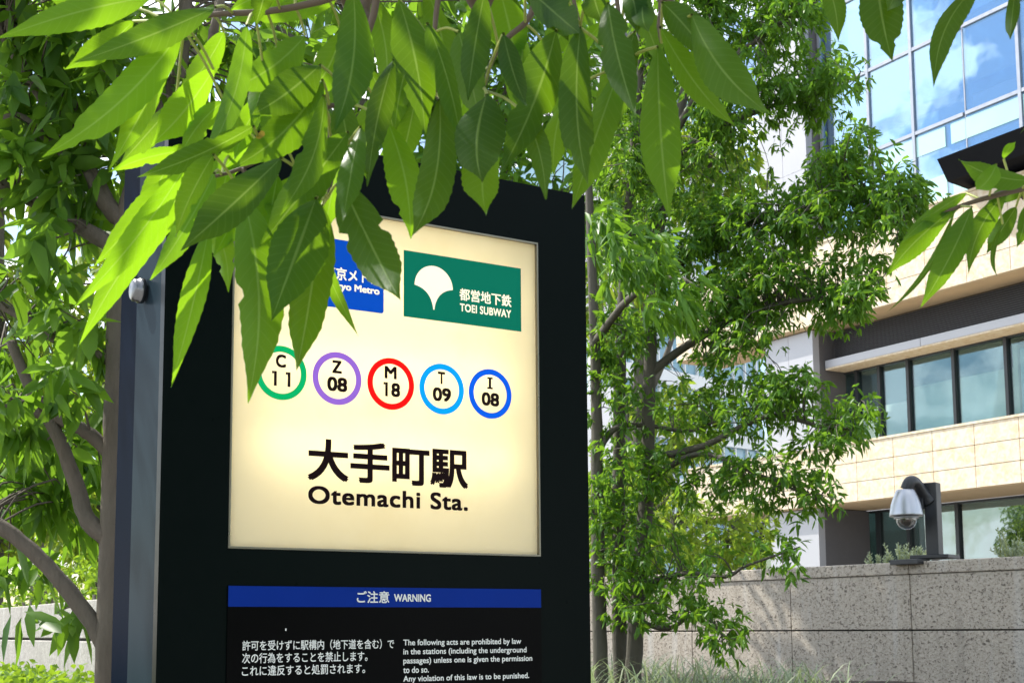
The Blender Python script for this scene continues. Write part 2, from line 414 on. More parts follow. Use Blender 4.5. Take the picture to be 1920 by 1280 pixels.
_fonts = {}
def text_mesh(body, bold=0., spacing=1.):
    c = bpy.data.curves.new('t', 'FONT'); c.body = body; c.size = 1; c.offset = bold; c.space_character = spacing; c.resolution_u = 6
    o = bpy.data.objects.new('t', c); col.objects.link(o)
    dg = bpy.context.evaluated_depsgraph_get(); me = bpy.data.meshes.new_from_object(o.evaluated_get(dg))
    vs_ = np.array([v.co[:] for v in me.vertices]); fs_ = [tuple(p.vertices) for p in me.polygons]
    bpy.data.objects.remove(o); bpy.data.curves.remove(c); bpy.data.meshes.remove(me)
    return vs_, fs_
def letter(mb, body, u0, u1, h0, h1=None, w=.001, bold=0., spacing=1., mi=0):
    """fit the text's ink box to u0..u1, and h0..h1 (or keep its proportion above h0)"""
    p, f = text_mesh(body, 0, spacing)
    x0, y0 = p[:, 0].min(), p[:, 1].min(); x1, y1 = p[:, 0].max(), p[:, 1].max()
    sx = (u1-u0)/(x1-x0); sy = sx if h1 is None else (h1-h0)/(y1-y0)
    e_ = bold*.5; X0, Y0 = x0-e_, y0-e_; sx *= (x1-x0)/(x1-x0+2*e_); sy = sx if h1 is None else sy*(y1-y0)/(y1-y0+2*e_)
    for i_, (ox, oy) in enumerate(((0, 0), (e_, e_), (-e_, e_), (e_, -e_), (-e_, -e_)) if bold else ((0, 0),)):   # heavier strokes: five overlaid impressions
        mb.add([SP(u0+(a+ox-X0)*sx, h0+(bb+oy-Y0)*sy, w+i_*.00006) for a, bb in p[:, :2]], f, False, mi)
FW0 = -.0066   # printed films lie on the acrylic
def rect(mb, u0, u1, h0, h1, w, mi=0, r=0.):
    if r:
        P = []
        for cx, cy, a0 in ((u1-r, h1-r, 0), (u0+r, h1-r, 90), (u0+r, h0+r, 180), (u1-r, h0+r, 270)):
            for k in range(7):
                a = R(a0+15*k); P.append(SP(cx+r*math.cos(a), cy+r*math.sin(a), w))
        mb.add(P, [tuple(range(len(P)))], False, mi)
    else: mb.add([SP(u0, h0, w), SP(u1, h0, w), SP(u1, h1, w), SP(u0, h1, w)], [(0, 1, 2, 3)], False, mi)
# green logo plate
b = MB(); rect(b, .047, .331, 2.130, 2.268, FW0); gp = b.build('logo_plate', M['f_green'], sign); gp['label'] = 'green logo plate with a white ginkgo leaf'
b = MB()
cx, cy, rr = .117, 2.199, .045
P = [(cx+rr*math.cos(R(a)), cy+rr*math.sin(R(a))) for a in range(0, 181, 6)]
s0 = (cx-rr, cy); s1 = (cx-.0012, 2.152); s2 = (cx+.0012, 2.152); s3 = (cx+rr, cy)
def qb(a, c, b_, n=10): return [((1-t_)**2*a[0]+2*t_*(1-t_)*c[0]+t_*t_*b_[0], (1-t_)**2*a[1]+2*t_*(1-t_)*c[1]+t_*t_*b_[1]) for t_ in [i/n for i in range(1, n+1)]]
lf = qb(s0, (cx-.006, cy-.006), s1); rt_ = qb(s2, (cx+.006, cy-.006), s3)
ctr = (cx, cy+.006)
pts = P + lf + [s2] + rt_[:-1]
PP = [SP(*p, FW0+.0005) for p in pts] + [SP(*ctr, FW0+.0005)]
# triangulate as strips: cap fan, then stem rows
nP = len(P)
b.add([SP(*p, FW0+.0005) for p in P], [tuple(range(nP))])
rows = [(P[-1], P[0])] + list(zip(lf, [rt_[-2-i] if i < len(rt_)-1 else s2 for i in range(len(lf))]))
vv = [SP(*q, FW0+.0005) for r_ in rows for q in r_]
b.add(vv, [(2*i, 2*i+2, 2*i+3, 2*i+1) for i in range(len(rows)-1)])
b.build('emblem', M['f_cream'], gp)
b = MB(); letter(b, '都営地下鉄', .178, .306, 2.180, 2.206, FW0+.0005, .04); letter(b, 'TOEI SUBWAY', .179, .305, 2.1565, 2.1735, FW0+.0005, .05, 1.06); b.build('lettering', M['f_cream'], gp)
# blue logo plate, mostly behind leaves
b = MB(); rect(b, -.282, .002, 2.130, 2.268, FW0, 0, .006); bp = b.build('logo_plate', M['f_blue'], sign); bp['label'] = 'blue logo plate half hidden by leaves'
b = MB(); letter(b, '東京メトロ', -.129, -.008, 2.186, 2.212, FW0+.0005, .04); letter(b, 'Tokyo Metro', -.129, -.008, 2.163, 2.1815, FW0+.0005, .06); b.build('lettering', M['f_cream'], bp)
# five line rings
for (uc, a, n_, key) in ((-.2165, 'C', '11', 'cg'), (-.0990, 'Z', '08', 'cz'), (.0190, 'M', '18', 'cm'), (.1360, 'T', '09', 'ct'), (.2525, 'I', '08', 'ci')):
    hc = 1.989; ro_, ri = .0525, .0405; b = MB(); N = 64
    P = [SP(uc+r_*math.cos(2*math.pi*k/N), hc+r_*math.sin(2*math.pi*k/N), FW0) for r_ in (ro_, ri) for k in range(N)]
    b.add(P, [(k, (k+1) % N, N+(k+1) % N, N+k) for k in range(N)])
    rg = b.build('line_ring', M[key], sign); rg['label'] = 'line ring marked %s %s' % (a, n_)
    b = MB()
    wl = {'C': .021, 'Z': .021, 'M': .027, 'T': .017, 'I': .013}[a]
    if a == 'I':
        for q in ((-.0030, .0030, 2.0005, 2.0235), (-.0068, .0068, 2.0202, 2.0240), (-.0068, .0068, 1.9990, 2.0028)):
            rect(b, uc+q[0]-.001, uc+q[1]-.001, q[2], q[3], FW0+.0003+.0001*(q[0] < -.005))
    else: letter(b, a, uc-.001-wl/2, uc-.001+wl/2, 1.9990, 2.0245, FW0+.0003, .068)
    if n_ == '11':
        for dx in (-.014, .014):
            rect(b, uc+dx-.0008, uc+dx+.0050, 1.963, 1.9915, FW0+.0003); rect(b, uc+dx-.0050, uc+dx-.0010, 1.9865, 1.9913, FW0+.0004)
    elif n_ == '18':
        rect(b, uc-.0130, uc-.0072, 1.963, 1.9915, FW0+.0003); rect(b, uc-.0170, uc-.0132, 1.9865, 1.9913, FW0+.0004)
        letter(b, '8', uc+.0005, uc+.0205, 1.963, 1.9915, FW0+.0003, .068)
    else: letter(b, n_, uc-.0215, uc+.0215, 1.963, 1.9915, FW0+.0003, .068)
    b.build('lettering', M['ink'], rg)
b = MB(); letter(b, '大手町駅', -.160, .198, 1.786, 1.868, FW0, .052); letter(b, 'Otemachi Sta.', -.158, .197, 1.741, 1.776, FW0, .05, 1.08); b.build('station_name', M['ink'], sign)
# warning plate
b = MB(); b.box(S0, AXS, (-.319, 1.10, .0006), (.369, 1.583, .003)); wp = b.build('warning_plate', M['plate'], sign)
b = MB(); rect(b, -.3185, .3685, 1.5445, 1.5825, .0034); b.build('header_strip', M['strip'], wp)
b = MB()
letter(b, 'ご注意', -.0585, .0115, 1.5525, 1.5755, .0038, .03); letter(b, 'WARNING', .022, .1045, 1.5553, 1.5703, .0038, .05)
jp = ['許可を受けずに駅構内（地下道を含む）で', '次の行為をすることを禁止します。', 'これに違反すると処罰されます。']
for i, (s_, u1) in enumerate(zip(jp, (.0225, -.0350, -.0400))): letter(b, s_, -.290, u1, 1.4640-.0230*i, 1.4830-.0230*i, .0036, .02)
en = ['The following acts are prohibited by law', 'in the stations (including the underground', 'passages) unless one is given the permission', 'to do so.', 'Any violation of this law is to be punished.']
for i, (s_, u1) in enumerate(zip(en, (.318, .331, .345, .1000, .337))):
    h0 = 1.4690-.0176*i; dn = i in (0, 1, 2, 4)
    letter(b, s_, .043, u1, h0-(.0025 if dn else 0), h0+.0125, .0036, .03)
rect(b, -.206, -.2035, 1.500, 1.5045, .0036)
b.build('lettering', M['white_ink'], wp)

# ------------------------------------------------------------------ leaves
class Leaves:
    """small folded leaf blades, all of one crown in one mesh"""
    T = np.array([0, .34, .34, .34, .70, .70, .70, 1.]); U = np.array([0, -1, 0, 1, -.8, 0, .8, 0])
    FC = [(0, 2, 1), (0, 3, 2), (1, 2, 5, 4), (2, 3, 6, 5), (4, 5, 7), (5, 6, 7)]
    def __init__(s): s.base = []; s.dir = []; s.side = []; s.len = []; s.wid = []; s.tint = []; s.droop = []
    def add(s, p, d, length, width, tint, droop=.15, side=None):
        d = d/(np.linalg.norm(d)+1e-9)
        a = rng.normal(size=3) if side is None else side
        w = np.cross(d, a); nrm = np.linalg.norm(w)
        if nrm < 1e-4: w = np.array([1., 0, 0]); nrm = 1
        s.base.append(p); s.dir.append(d); s.side.append(w/nrm); s.len.append(length); s.wid.append(width); s.tint.append(tint); s.droop.append(droop)
    def build(s, name, mat, parent, loc):
        n = len(s.base); B_ = np.array(s.base); D_ = np.array(s.dir); S_ = np.array(s.side); Ln = np.array(s.len)[:, None, None]; Wd = np.array(s.wid)[:, None, None]
        N_ = np.cross(S_, D_); dr = np.array(s.droop)[:, None, None]
        T = s.T[None, :, None]; U = s.U[None, :, None]
        V = B_[:, None, :] + D_[:, None, :]*T*Ln + S_[:, None, :]*U*Wd*.5 + N_[:, None, :]*(np.abs(U)*Wd*.16) - np.array([0, 0, 1.])*(dr*T*T*Ln)
        V = V.reshape(-1, 3) - np.asarray(loc)
        F4 = np.array([(0, 2, 1, -1), (0, 3, 2, -1), (1, 2, 5, 4), (2, 3, 6, 5), (4, 5, 7, -1), (5, 6, 7, -1)])
        loops = []; sizes = []
        for f in F4:
            k = [q for q in f if q >= 0]; sizes.append(len(k)); loops += k
        loops = np.array(loops); nl = len(loops)
        LV = (loops[None, :] + (np.arange(n)*8)[:, None]).ravel().astype(np.int32)
        SZ = np.tile(sizes, n); ST = np.concatenate(([0], np.cumsum(SZ)[:-1])).astype(np.int32)
        me = bpy.data.meshes.new(name)
        me.vertices.add(n*8); me.vertices.foreach_set('co', V.astype(np.float32).ravel())
        me.loops.add(len(LV)); me.loops.foreach_set('vertex_index', LV)
        me.polygons.add(len(SZ)); me.polygons.foreach_set('loop_start', ST); me.polygons.foreach_set('loop_total', SZ.astype(np.int32))
        me.update(calc_edges=True); me.validate()
        me.polygons.foreach_set('use_smooth', np.ones(len(SZ), bool))
        a = me.attributes.new('tint', 'FLOAT', 'POINT'); a.data.foreach_set('value', np.repeat(np.array(s.tint, np.float32), 8))
        me.materials.append(mat)
        return link(name, me, parent, np.asarray(loc, float))
    def whorl(s, p, out, n, length, ratio, tone, droop=.5, spread=1.0):
        """a tuft of leaves at a twig's end, radiating and hanging"""
        out = out/(np.linalg.norm(out)+1e-9)
        for _ in range(n):
            d = out*.55 + rng.normal(size=3)*spread*.75 + np.array([0, 0, -droop])
            l_ = length*rng.uniform(.65, 1.15)
            s.add(p + rng.normal(size=3)*length*.16, d, l_, l_*ratio*rng.uniform(.8, 1.2), np.clip(tone+rng.normal()*.28, 0, 1), .25)

def catmull(pts, n=6):
    pts = [np.asarray(p, float) for p in pts]; out = []
    for i in range(len(pts)-1):
        p0 = pts[max(i-1, 0)]; p1 = pts[i]; p2 = pts[i+1]; p3 = pts[min(i+2, len(pts)-1)]
        for k in range(n):
            t_ = k/n
            out.append(.5*((2*p1)+(-p0+p2)*t_+(2*p0-5*p1+4*p2-p3)*t_*t_+(-p0+3*p1-3*p2+p3)*t_**3))
    out.append(pts[-1]); return out
def limb(mb, pts, r0, r1, n=10, seg=6, wob=.16):
    c = catmull(pts, seg); m = len(c)
    mb.tube(c, [r0+(r1-r0)*(i/(m-1)) for i in range(m)], n, True, 0, wob); return c

def tree_from_blobs(root, stems, branches, blobs, Y, leaf_len, ratio, mats, twig_r, trunk_n=10, base=None, crown_name='crown', per=(6, 10), droop=.5, sprig=0):
    """stems and branches are lists of (points, r0, r1); blobs are (centre, radii, tufts, tone)"""
    bark, leafm = mats
    skel = []
    tr = MB()
    for pts, r0, r1 in stems: skel += limb(tr, pts, r0, r1, trunk_n)
    tr.build('trunk', bark, root)
    for pts, r0, r1 in branches:
        bm_ = MB(); skel += limb(bm_, pts, r0, r1, 8); bm_.build('branch', bark, root)
    skel = np.array(skel)
    lv = Leaves(); tw = MB()
    for c, rad, k, tone in blobs:
        c = np.asarray(c); rad = np.asarray(rad)
        for _ in range(k):
            q = rng.normal(size=3); q /= np.linalg.norm(q); q *= rng.uniform(.15, 1)**.5
            p = c + q*rad
            d = skel - p; dist = np.linalg.norm(d, axis=1) + rng.uniform(0, .08, len(d)); j = int(np.argmin(dist))
            s_ = skel[j]; out = p - s_; L_ = np.linalg.norm(out)
            if twig_r and rng.random() < .7:
                mid = (s_+p)/2 + rng.normal(size=3)*L_*.09 + np.array([0, 0, .10*L_])
                tw.tube(catmull([s_, mid, p], 3), [twig_r*1.5, twig_r*1.3, twig_r*1.1, twig_r, twig_r*.9, twig_r*.7, twig_r*.5], 4, False)
            for z_ in range(sprig):      # more tufts along the drooping end of the twig
                pz = p - out/max(L_, .01)*min(L_, .5)*(z_+1)/(sprig+1)*.7 + rng.normal(size=3)*leaf_len*.9 + np.array([0, 0, .02*(z_+1)])
                lv.whorl(pz, out*.5 + q, rng.integers(per[0]-2, per[1]-1), leaf_len, ratio, tone, droop)
            lv.whorl(p, out*.6 + q, rng.integers(per[0], per[1]+1), leaf_len, ratio, tone, droop)
    if tw.v: tw.build('twig', bark, root)
    lo = root.location
    return lv.build(crown_name, leafm, root, (lo[0], lo[1], lo[2]))
def blob(cx, cy, rx, ry, k, tone=.5, Y=8., dy=.5):
    """an ellipsoid of tufts round a spot seen at (cx, cy), Y metres off"""
    return (PT(cx, cy, Y), (rx*Y/F, dy, ry*Y/F), k, tone)

# ---- right: multi-stemmed tree
YR = 8.0
def q(pts, Y=YR): return [PT(p[0], p[1], p[2] if len(p) > 2 else Y) for p in pts]
rt_root = thing('multi_stem_tree', 'multi-stemmed leafy tree between the black sign and the granite wall', 'tree', PT(1165, 1285, YR))
stems = [(q([(1128, 1300), (1122, 1100), (1120, 900), (1117, 700), (1110, 500), (1100, 250)]), .046, .022),
         (q([(1166, 1300), (1160, 1100), (1160, 900), (1163, 700), (1172, 480), (1195, 200), (1210, -60)], 8.15), .046, .022),
         (q([(1185, 1300), (1196, 1120), (1212, 930), (1217, 740), (1226, 520), (1262, 260), (1330, 10), (1350, -120)]), .050, .022)]
brs = [([(1120, 850), (1150, 805), (1200, 796), (1290, 808), (1340, 790, 7.7)], .022, .008),
       ([(1217, 700), (1300, 640), (1400, 590, 7.7), (1520, 560, 7.4), (1610, 575, 7.3)], .030, .008),
       ([(1226, 530), (1330, 455), (1460, 400, 7.7), (1590, 370, 7.4), (1720, 370, 7.2)], .030, .007),
       ([(1255, 300), (1350, 240), (1460, 195, 7.8), (1590, 165, 7.6)], .026, .007),
       ([(1212, 900), (1310, 850, 7.8), (1400, 880, 7.5), (1530, 935, 7.3)], .022, .006),
       ([(1213, 860), (1320, 835, 7.8), (1440, 780, 7.5), (1540, 800, 7.3), (1600, 805, 7.2)], .024, .006),
       ([(1190, 1160), (1250, 1178, 7.8), (1310, 1150, 7.6), (1360, 1195, 7.4)], .018, .006),
       ([(1195, 1100), (1280, 1075, 7.8), (1360, 1080, 7.5), (1400, 1060, 7.4), (1500, 1025, 7.3)], .018, .005),
       ([(1117, 640), (1180, 560, 7.3), (1260, 520, 6.9), (1320, 550, 6.7)], .025, .008),
       ([(1262, 255), (1330, 150, 7.8), (1440, 60, 7.6), (1520, 10, 7.5)], .026, .008)]
brs = [(q(p), a, c) for p, a, c in brs]
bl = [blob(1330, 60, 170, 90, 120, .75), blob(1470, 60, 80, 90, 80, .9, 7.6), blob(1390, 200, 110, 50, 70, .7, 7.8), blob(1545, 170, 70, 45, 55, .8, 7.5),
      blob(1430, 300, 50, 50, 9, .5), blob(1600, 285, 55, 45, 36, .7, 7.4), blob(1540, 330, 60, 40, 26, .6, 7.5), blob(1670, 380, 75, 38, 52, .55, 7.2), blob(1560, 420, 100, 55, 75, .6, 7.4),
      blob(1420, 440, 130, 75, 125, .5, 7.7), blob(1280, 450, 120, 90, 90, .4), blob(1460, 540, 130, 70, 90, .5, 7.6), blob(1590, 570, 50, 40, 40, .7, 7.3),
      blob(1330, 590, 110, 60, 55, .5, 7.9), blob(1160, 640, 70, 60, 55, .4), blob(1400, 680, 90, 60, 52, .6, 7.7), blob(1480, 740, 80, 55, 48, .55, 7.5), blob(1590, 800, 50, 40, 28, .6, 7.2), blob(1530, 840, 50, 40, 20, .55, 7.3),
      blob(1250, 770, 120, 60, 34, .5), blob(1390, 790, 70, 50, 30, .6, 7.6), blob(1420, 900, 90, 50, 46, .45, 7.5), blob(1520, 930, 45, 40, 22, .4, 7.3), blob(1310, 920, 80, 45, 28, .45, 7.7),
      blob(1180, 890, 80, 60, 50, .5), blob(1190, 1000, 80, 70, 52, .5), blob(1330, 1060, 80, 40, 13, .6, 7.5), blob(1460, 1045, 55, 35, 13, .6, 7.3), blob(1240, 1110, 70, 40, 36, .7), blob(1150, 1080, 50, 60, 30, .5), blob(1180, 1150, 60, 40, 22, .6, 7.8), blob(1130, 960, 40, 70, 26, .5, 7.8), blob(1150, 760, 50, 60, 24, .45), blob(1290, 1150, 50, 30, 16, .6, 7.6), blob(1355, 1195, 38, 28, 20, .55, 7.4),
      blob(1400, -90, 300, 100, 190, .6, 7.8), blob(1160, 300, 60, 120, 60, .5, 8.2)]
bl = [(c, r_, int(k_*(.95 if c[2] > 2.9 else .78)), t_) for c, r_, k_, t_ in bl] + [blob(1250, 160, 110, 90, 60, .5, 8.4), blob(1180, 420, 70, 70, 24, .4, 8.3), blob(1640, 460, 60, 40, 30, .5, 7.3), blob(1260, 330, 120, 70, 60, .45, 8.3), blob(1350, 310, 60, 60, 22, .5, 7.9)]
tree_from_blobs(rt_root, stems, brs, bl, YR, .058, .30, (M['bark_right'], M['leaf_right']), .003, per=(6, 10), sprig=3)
# the nearer leafy bough of the same tree, larger leaves
lv = Leaves()
for c in [blob(1200, 480, 95, 60, 55, .7, 6.6, .3), blob(1260, 560, 75, 55, 34, .75, 6.5, .25), blob(1130, 420, 40, 40, 18, .6, 6.7, .2)]:
    for _ in range(c[2]):
        g_ = rng.normal(size=3); g_ /= np.linalg.norm(g_); g_ *= rng.uniform(.1, 1)**.5
        lv.whorl(c[0]+g_*np.array(c[1]), np.array([.5, -.3, -.1])+g_*.4, rng.integers(5, 9), .105, .25, c[3], .45, .6)
lo = rt_root.location; lv.build('crown', M['leaf_right'], rt_root, (lo[0], lo[1], lo[2]))

# ---- left: smooth-barked tree
YL = 3.9
lt_root = thing('smooth_bark_tree', 'leafy tree with smooth brown limbs behind the left edge of the sign', 'tree', PT(205, 1300, YL))
stems = [(q([(196, 1420), (200, 1290), (206, 1100), (212, 900), (216, 700), (222, 520), (240, 380), (300, 230), (340, 110), (350, -40)], YL), .038, .020)]
brs = [([(206, 1235), (175, 1170), (110, 1085), (40, 1015), (-40, 960)], .027, .020),
       ([(208, 1010), (165, 975), (140, 900), (105, 810), (60, 735), (20, 640)], .028, .014),
       ([(214, 860), (170, 815), (110, 785), (50, 770), (-30, 762)], .022, .013),
       ([(218, 690), (190, 664), (125, 648), (60, 605), (-20, 560)], .019, .012),
       ([(225, 470), (180, 442), (90, 390), (-20, 338)], .026, .019),
       ([(240, 420), (205, 390), (150, 315), (80, 245), (-20, 205)], .028, .020),
       ([(215, 400), (180, 330), (135, 270), (60, 160), (0, 60)], .018, .010),
       ([(395, 130, 3.6), (400, 60, 3.5), (420, -20, 3.5)], .014, .01), ([(300, 230), (360, 150, 3.7), (395, 90, 3.6), (410, 0, 3.5)], .016, .010)]
brs = [(q(p, YL), a, c) for p, a, c in brs]
def bL(cx, cy, rx, ry, k, tone, Y=YL, dy=.3): return blob(cx, cy, rx, ry, k, tone, Y, dy)
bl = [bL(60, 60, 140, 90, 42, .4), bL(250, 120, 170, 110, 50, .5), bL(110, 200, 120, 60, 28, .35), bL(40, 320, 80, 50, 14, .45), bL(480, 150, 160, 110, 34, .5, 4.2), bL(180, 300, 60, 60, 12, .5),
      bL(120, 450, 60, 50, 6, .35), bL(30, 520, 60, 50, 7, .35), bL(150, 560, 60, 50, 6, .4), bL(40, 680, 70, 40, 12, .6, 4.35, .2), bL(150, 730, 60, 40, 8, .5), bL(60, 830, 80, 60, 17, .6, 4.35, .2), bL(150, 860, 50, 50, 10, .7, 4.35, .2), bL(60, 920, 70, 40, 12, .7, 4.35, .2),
      bL(30, 1060, 60, 40, 8, .45, 4.35, .2), bL(110, 950, 60, 50, 9, .65, 4.35, .2), bL(90, 1150, 50, 16, 4, .45), bL(700, -60, 500, 120, 70, .5, 4.3), bL(60, -80, 200, 80, 40, .4), bL(160, -300, 300, 140, 50, .5, 3.7, .5), bL(-250, -520, 380, 240, 60, .5, 3.6, .5), bL(100, 390, 80, 40, 9, .4), bL(40, 760, 60, 50, 9, .6), bL(180, 620, 40, 50, 7, .5), bL(110, 330, 60, 40, 8, .4)]  # highest blobs added out of view to shade the sign's side
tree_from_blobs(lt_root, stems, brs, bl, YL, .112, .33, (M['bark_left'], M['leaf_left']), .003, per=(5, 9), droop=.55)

# ---- background trees
bg_specs = [
 # name, label, category, base px x, Y, stems height, blobs
 ('background_tree', 'bright green tree beyond the concrete wall on the far left', -20, 17., [(-10, 900, 160, 170, 150, .7), (10, 620, 160, 150, 90, .5), (-40, 300, 160, 160, 90, .4)]),
 ('background_tree', 'bright green tree beyond the concrete wall beside the smooth trunk', 190, 20., [(190, 950, 110, 150, 130, .8), (200, 720, 110, 120, 60, .6), (230, 460, 120, 120, 60, .5)]),
 ('background_tree', 'slim distant tree seen between the stems of the multi-stemmed tree', 1190, 24., [(1170, 930, 110, 90, 110, .7), (1270, 800, 90, 90, 60, .8), (1120, 560, 90, 130, 60, .5), (1330, 320, 110, 130, 110, .6), (1200, 300, 90, 120, 70, .6)]),
 ('background_tree', 'plaza tree hidden behind the sign and mirrored in the lower windows', 587, 38.5, [(587, 1000, 170, 130, 150, .6), (540, 880, 140, 110, 110, .6), (330, 990, 150, 120, 110, .6)]),
 ('background_tree', 'larger plaza tree farther left mirrored in the lower windows', 80, 40.5, [(80, 980, 220, 150, 170, .6), (-60, 850, 200, 150, 110, .6)]),
 ('background_tree', 'tree rising behind the black sign, its high crown added to shade the wall', 820, 12.5, [(800, 420, 280, 220, 330, .5), (960, 150, 260, 160, 220, .5), (700, 40, 300, 200, 220, .5), (1080, 420, 90, 150, 60, .45), (60, -430, 260, 300, 190, .5), (420, -480, 260, 320, 210, .5), (800, -330, 260, 260, 190, .5), (-250, -300, 260, 300, 150, .5)]),  # unseen high blobs added so the crown shades the granite wall
]
for name, lab, bx, Y, bs in bg_specs:
    p0 = PT(bx, 1180, Y); p0[2] = 0
    root = thing(name, lab, 'tree', p0, 'trees in the background')
    top = PT(bx+20, bs[-1][1], Y); mid = PT(bx+8, bs[0][1], Y)
    st_ = [([p0, mid, top], .016*Y*.8, .05)]
    br_ = [([(mid+top)/2*.5+mid*.5, (PT(b_[0], b_[1]+b_[3]*.3, Y)+mid)/2+np.array([0, 0, .2]), PT(b_[0], b_[1], Y)], .07, .02) for b_ in bs]
    tree_from_blobs(root, st_, br_, [(PT(b_[0], b_[1], Y), (b_[2]*Y/F, 1.0, b_[3]*Y/F), int(b_[4]*(2.2 if Y > 13 else 1.35)), b_[5]) for b_ in bs], Y, .20 if Y > 13 else .15, .36, (M['bark_right'], M['leaf_back'] if Y > 13 else M['leaf_right']), .006)
# street trees behind the viewer: seen only as the dark green reflection in the sign
for i, (x, y, lab) in enumerate(((6.5, -3.2, 'street tree at the kerb behind the viewer, mirrored in the sign'), (10.5, -7.5, 'larger street tree farther along the kerb, mirrored in the sign'), (9.5, .3, 'street tree on the right out of view, mirrored in the sign'))):
    root = thing('street_tree', lab, 'tree', (x, y, 0), 'street trees behind the viewer')
    P_ = np.array([x, y, 0.])
    tree_from_blobs(root, [([P_, P_+[.1, 0, 2.], P_+[0, .1, 5.]], .14, .05)], [([P_+[.1, 0, 2.], P_+[.9, .5, 3.6]], .06, .02), ([P_+[.1, 0, 2.4], P_+[-.9, -.4, 3.9]], .06, .02)],
                    [(P_+[0, 0, 4.2], (2.3, 2.3, 2.4), 330, .4), (P_+[0, 0, 1.6], (1.8, 1.8, 1.0), 130, .4)], 8., .24, .42, (M['bark_right'], M['leaf_left']), .008)
# bright shrubs between the wall and the building
for i, (cx, cy, rx, ry, k, tone, Y, lab) in enumerate([
    (1160, 985, 85, 100, 170, .8, 19., 'sunlit round shrub directly behind the stems of the tree'),
    (1265, 985, 75, 85, 160, .9, 21., 'pale yellow green shrub above the granite wall left of the others'),
    (1360, 1000, 65, 70, 150, .7, 23., 'low sunlit shrub above the granite wall in the middle'),
    (1415, 1000, 45, 65, 100, .8, 25., 'sunlit shrub against the grey column')]):
    p0 = PT(cx, 1150, Y); p0[2] = 0
    root = thing('shrub', lab, 'shrub', p0, 'shrubs between wall and building')
    c = PT(cx, cy, Y)
    tree_from_blobs(root, [([p0, (p0+c)/2+np.array([.1, 0, 0]), c], .08, .03)], [([p0, (p0*.4+c*.6)+np.array([-.3, 0, 0]), c+np.array([-.3, 0, .2])], .05, .02)],
                    [(c, (rx*Y/F, .8, ry*Y/F), k, tone), (c-np.array([0, 0, .8]), (rx*Y/F, .8, .7), k//2, tone)], Y, .13, .38, (M['bark_right'], M['leaf_back']), .006)
# hedge on top of the left wall
hedge = thing('hedge', 'yellow green clipped hedge along the top of the concrete wall', 'hedge', OL-nl*.6+ZZ*0)
lv = Leaves(); hs = MB()
for _ in range(420):
    s_ = rng.uniform(-4, 7); p = OL + dl*s_ - nl*rng.uniform(.35, .95) + ZZ*(zt + rng.uniform(-.15, .42))
    lv.whorl(p, np.array([0, -.3, 1.])+rng.normal(size=3)*.5, 8, .07, .45, .85, .1)
for s_ in np.arange(-4, 7, .35): hs.tube([OL+dl*s_-nl*.65, OL+dl*(s_+.05)-nl*.62+ZZ*(zt+.1)], [.03, .015], 6)
hs.build('stem', M['bark_right'], hedge)
lv.build('foliage', M['leaf_cover'], hedge, hedge.location)
# ground cover (left) and strap grass (right)
lv = Leaves()
for _ in range(5200):
    x = rng.uniform(-5.2, -1.0); y = rng.uniform(5.0, 9.6)
    p = np.array([x, y, BED+rng.uniform(.06, .19)+.04*math.sin(x*5)*math.sin(y*4)])
    if (p-OL) @ nl < .1: continue
    for _k in range(3): lv.add(p+rng.normal(size=3)*.02, np.array([rng.normal(), rng.normal(), .9]), .055, .026, np.clip(.6+rng.normal()*.3, 0, 1), .2)
tag(lv.build('ground_cover', M['leaf_cover'], None, (0, 0, 0)), 'low bright green ground cover at the foot of the concrete wall', 'ground cover', kind='stuff')
gr = MB(); tints = []
for _ in range(800):
    x = .35+1.6*rng.random()**1.5; y = rng.uniform(7.4, 9.6)
    p = np.array([x, y, BED]); h = rng.uniform(.16, .42)*(1.0 if x < 1.4 else .85); a = rng.uniform(0, 6.28); d = np.array([math.cos(a), math.sin(a), 0]); s_ = np.array([-d[1], d[0], 0])*.005
    P = []; 
    for k_ in range(5):
        t_ = k_/4; c = p + d*(t_**1.6*h*.8) + ZZ*(h*(t_-.35*t_**2.5)); w_ = 1-t_**2*.9
        P += [c-s_*w_, c+s_*w_]
    gr.add(P, [(2*k_, 2*k_+1, 2*k_+3, 2*k_+2) for k_ in range(4)], True); tints += [min(1, max(0, .55+random.gauss(0, .3)))]*10
go = gr.build('ornamental_grass', M['leaf_grass'])
a = go.data.attributes.new('tint', 'FLOAT', 'POINT'); a.data.foreach_set('value', np.array(tints, np.float32))
tag(go, 'pale strap-leaved grass at the foot of the granite wall', 'grass', kind='stuff')

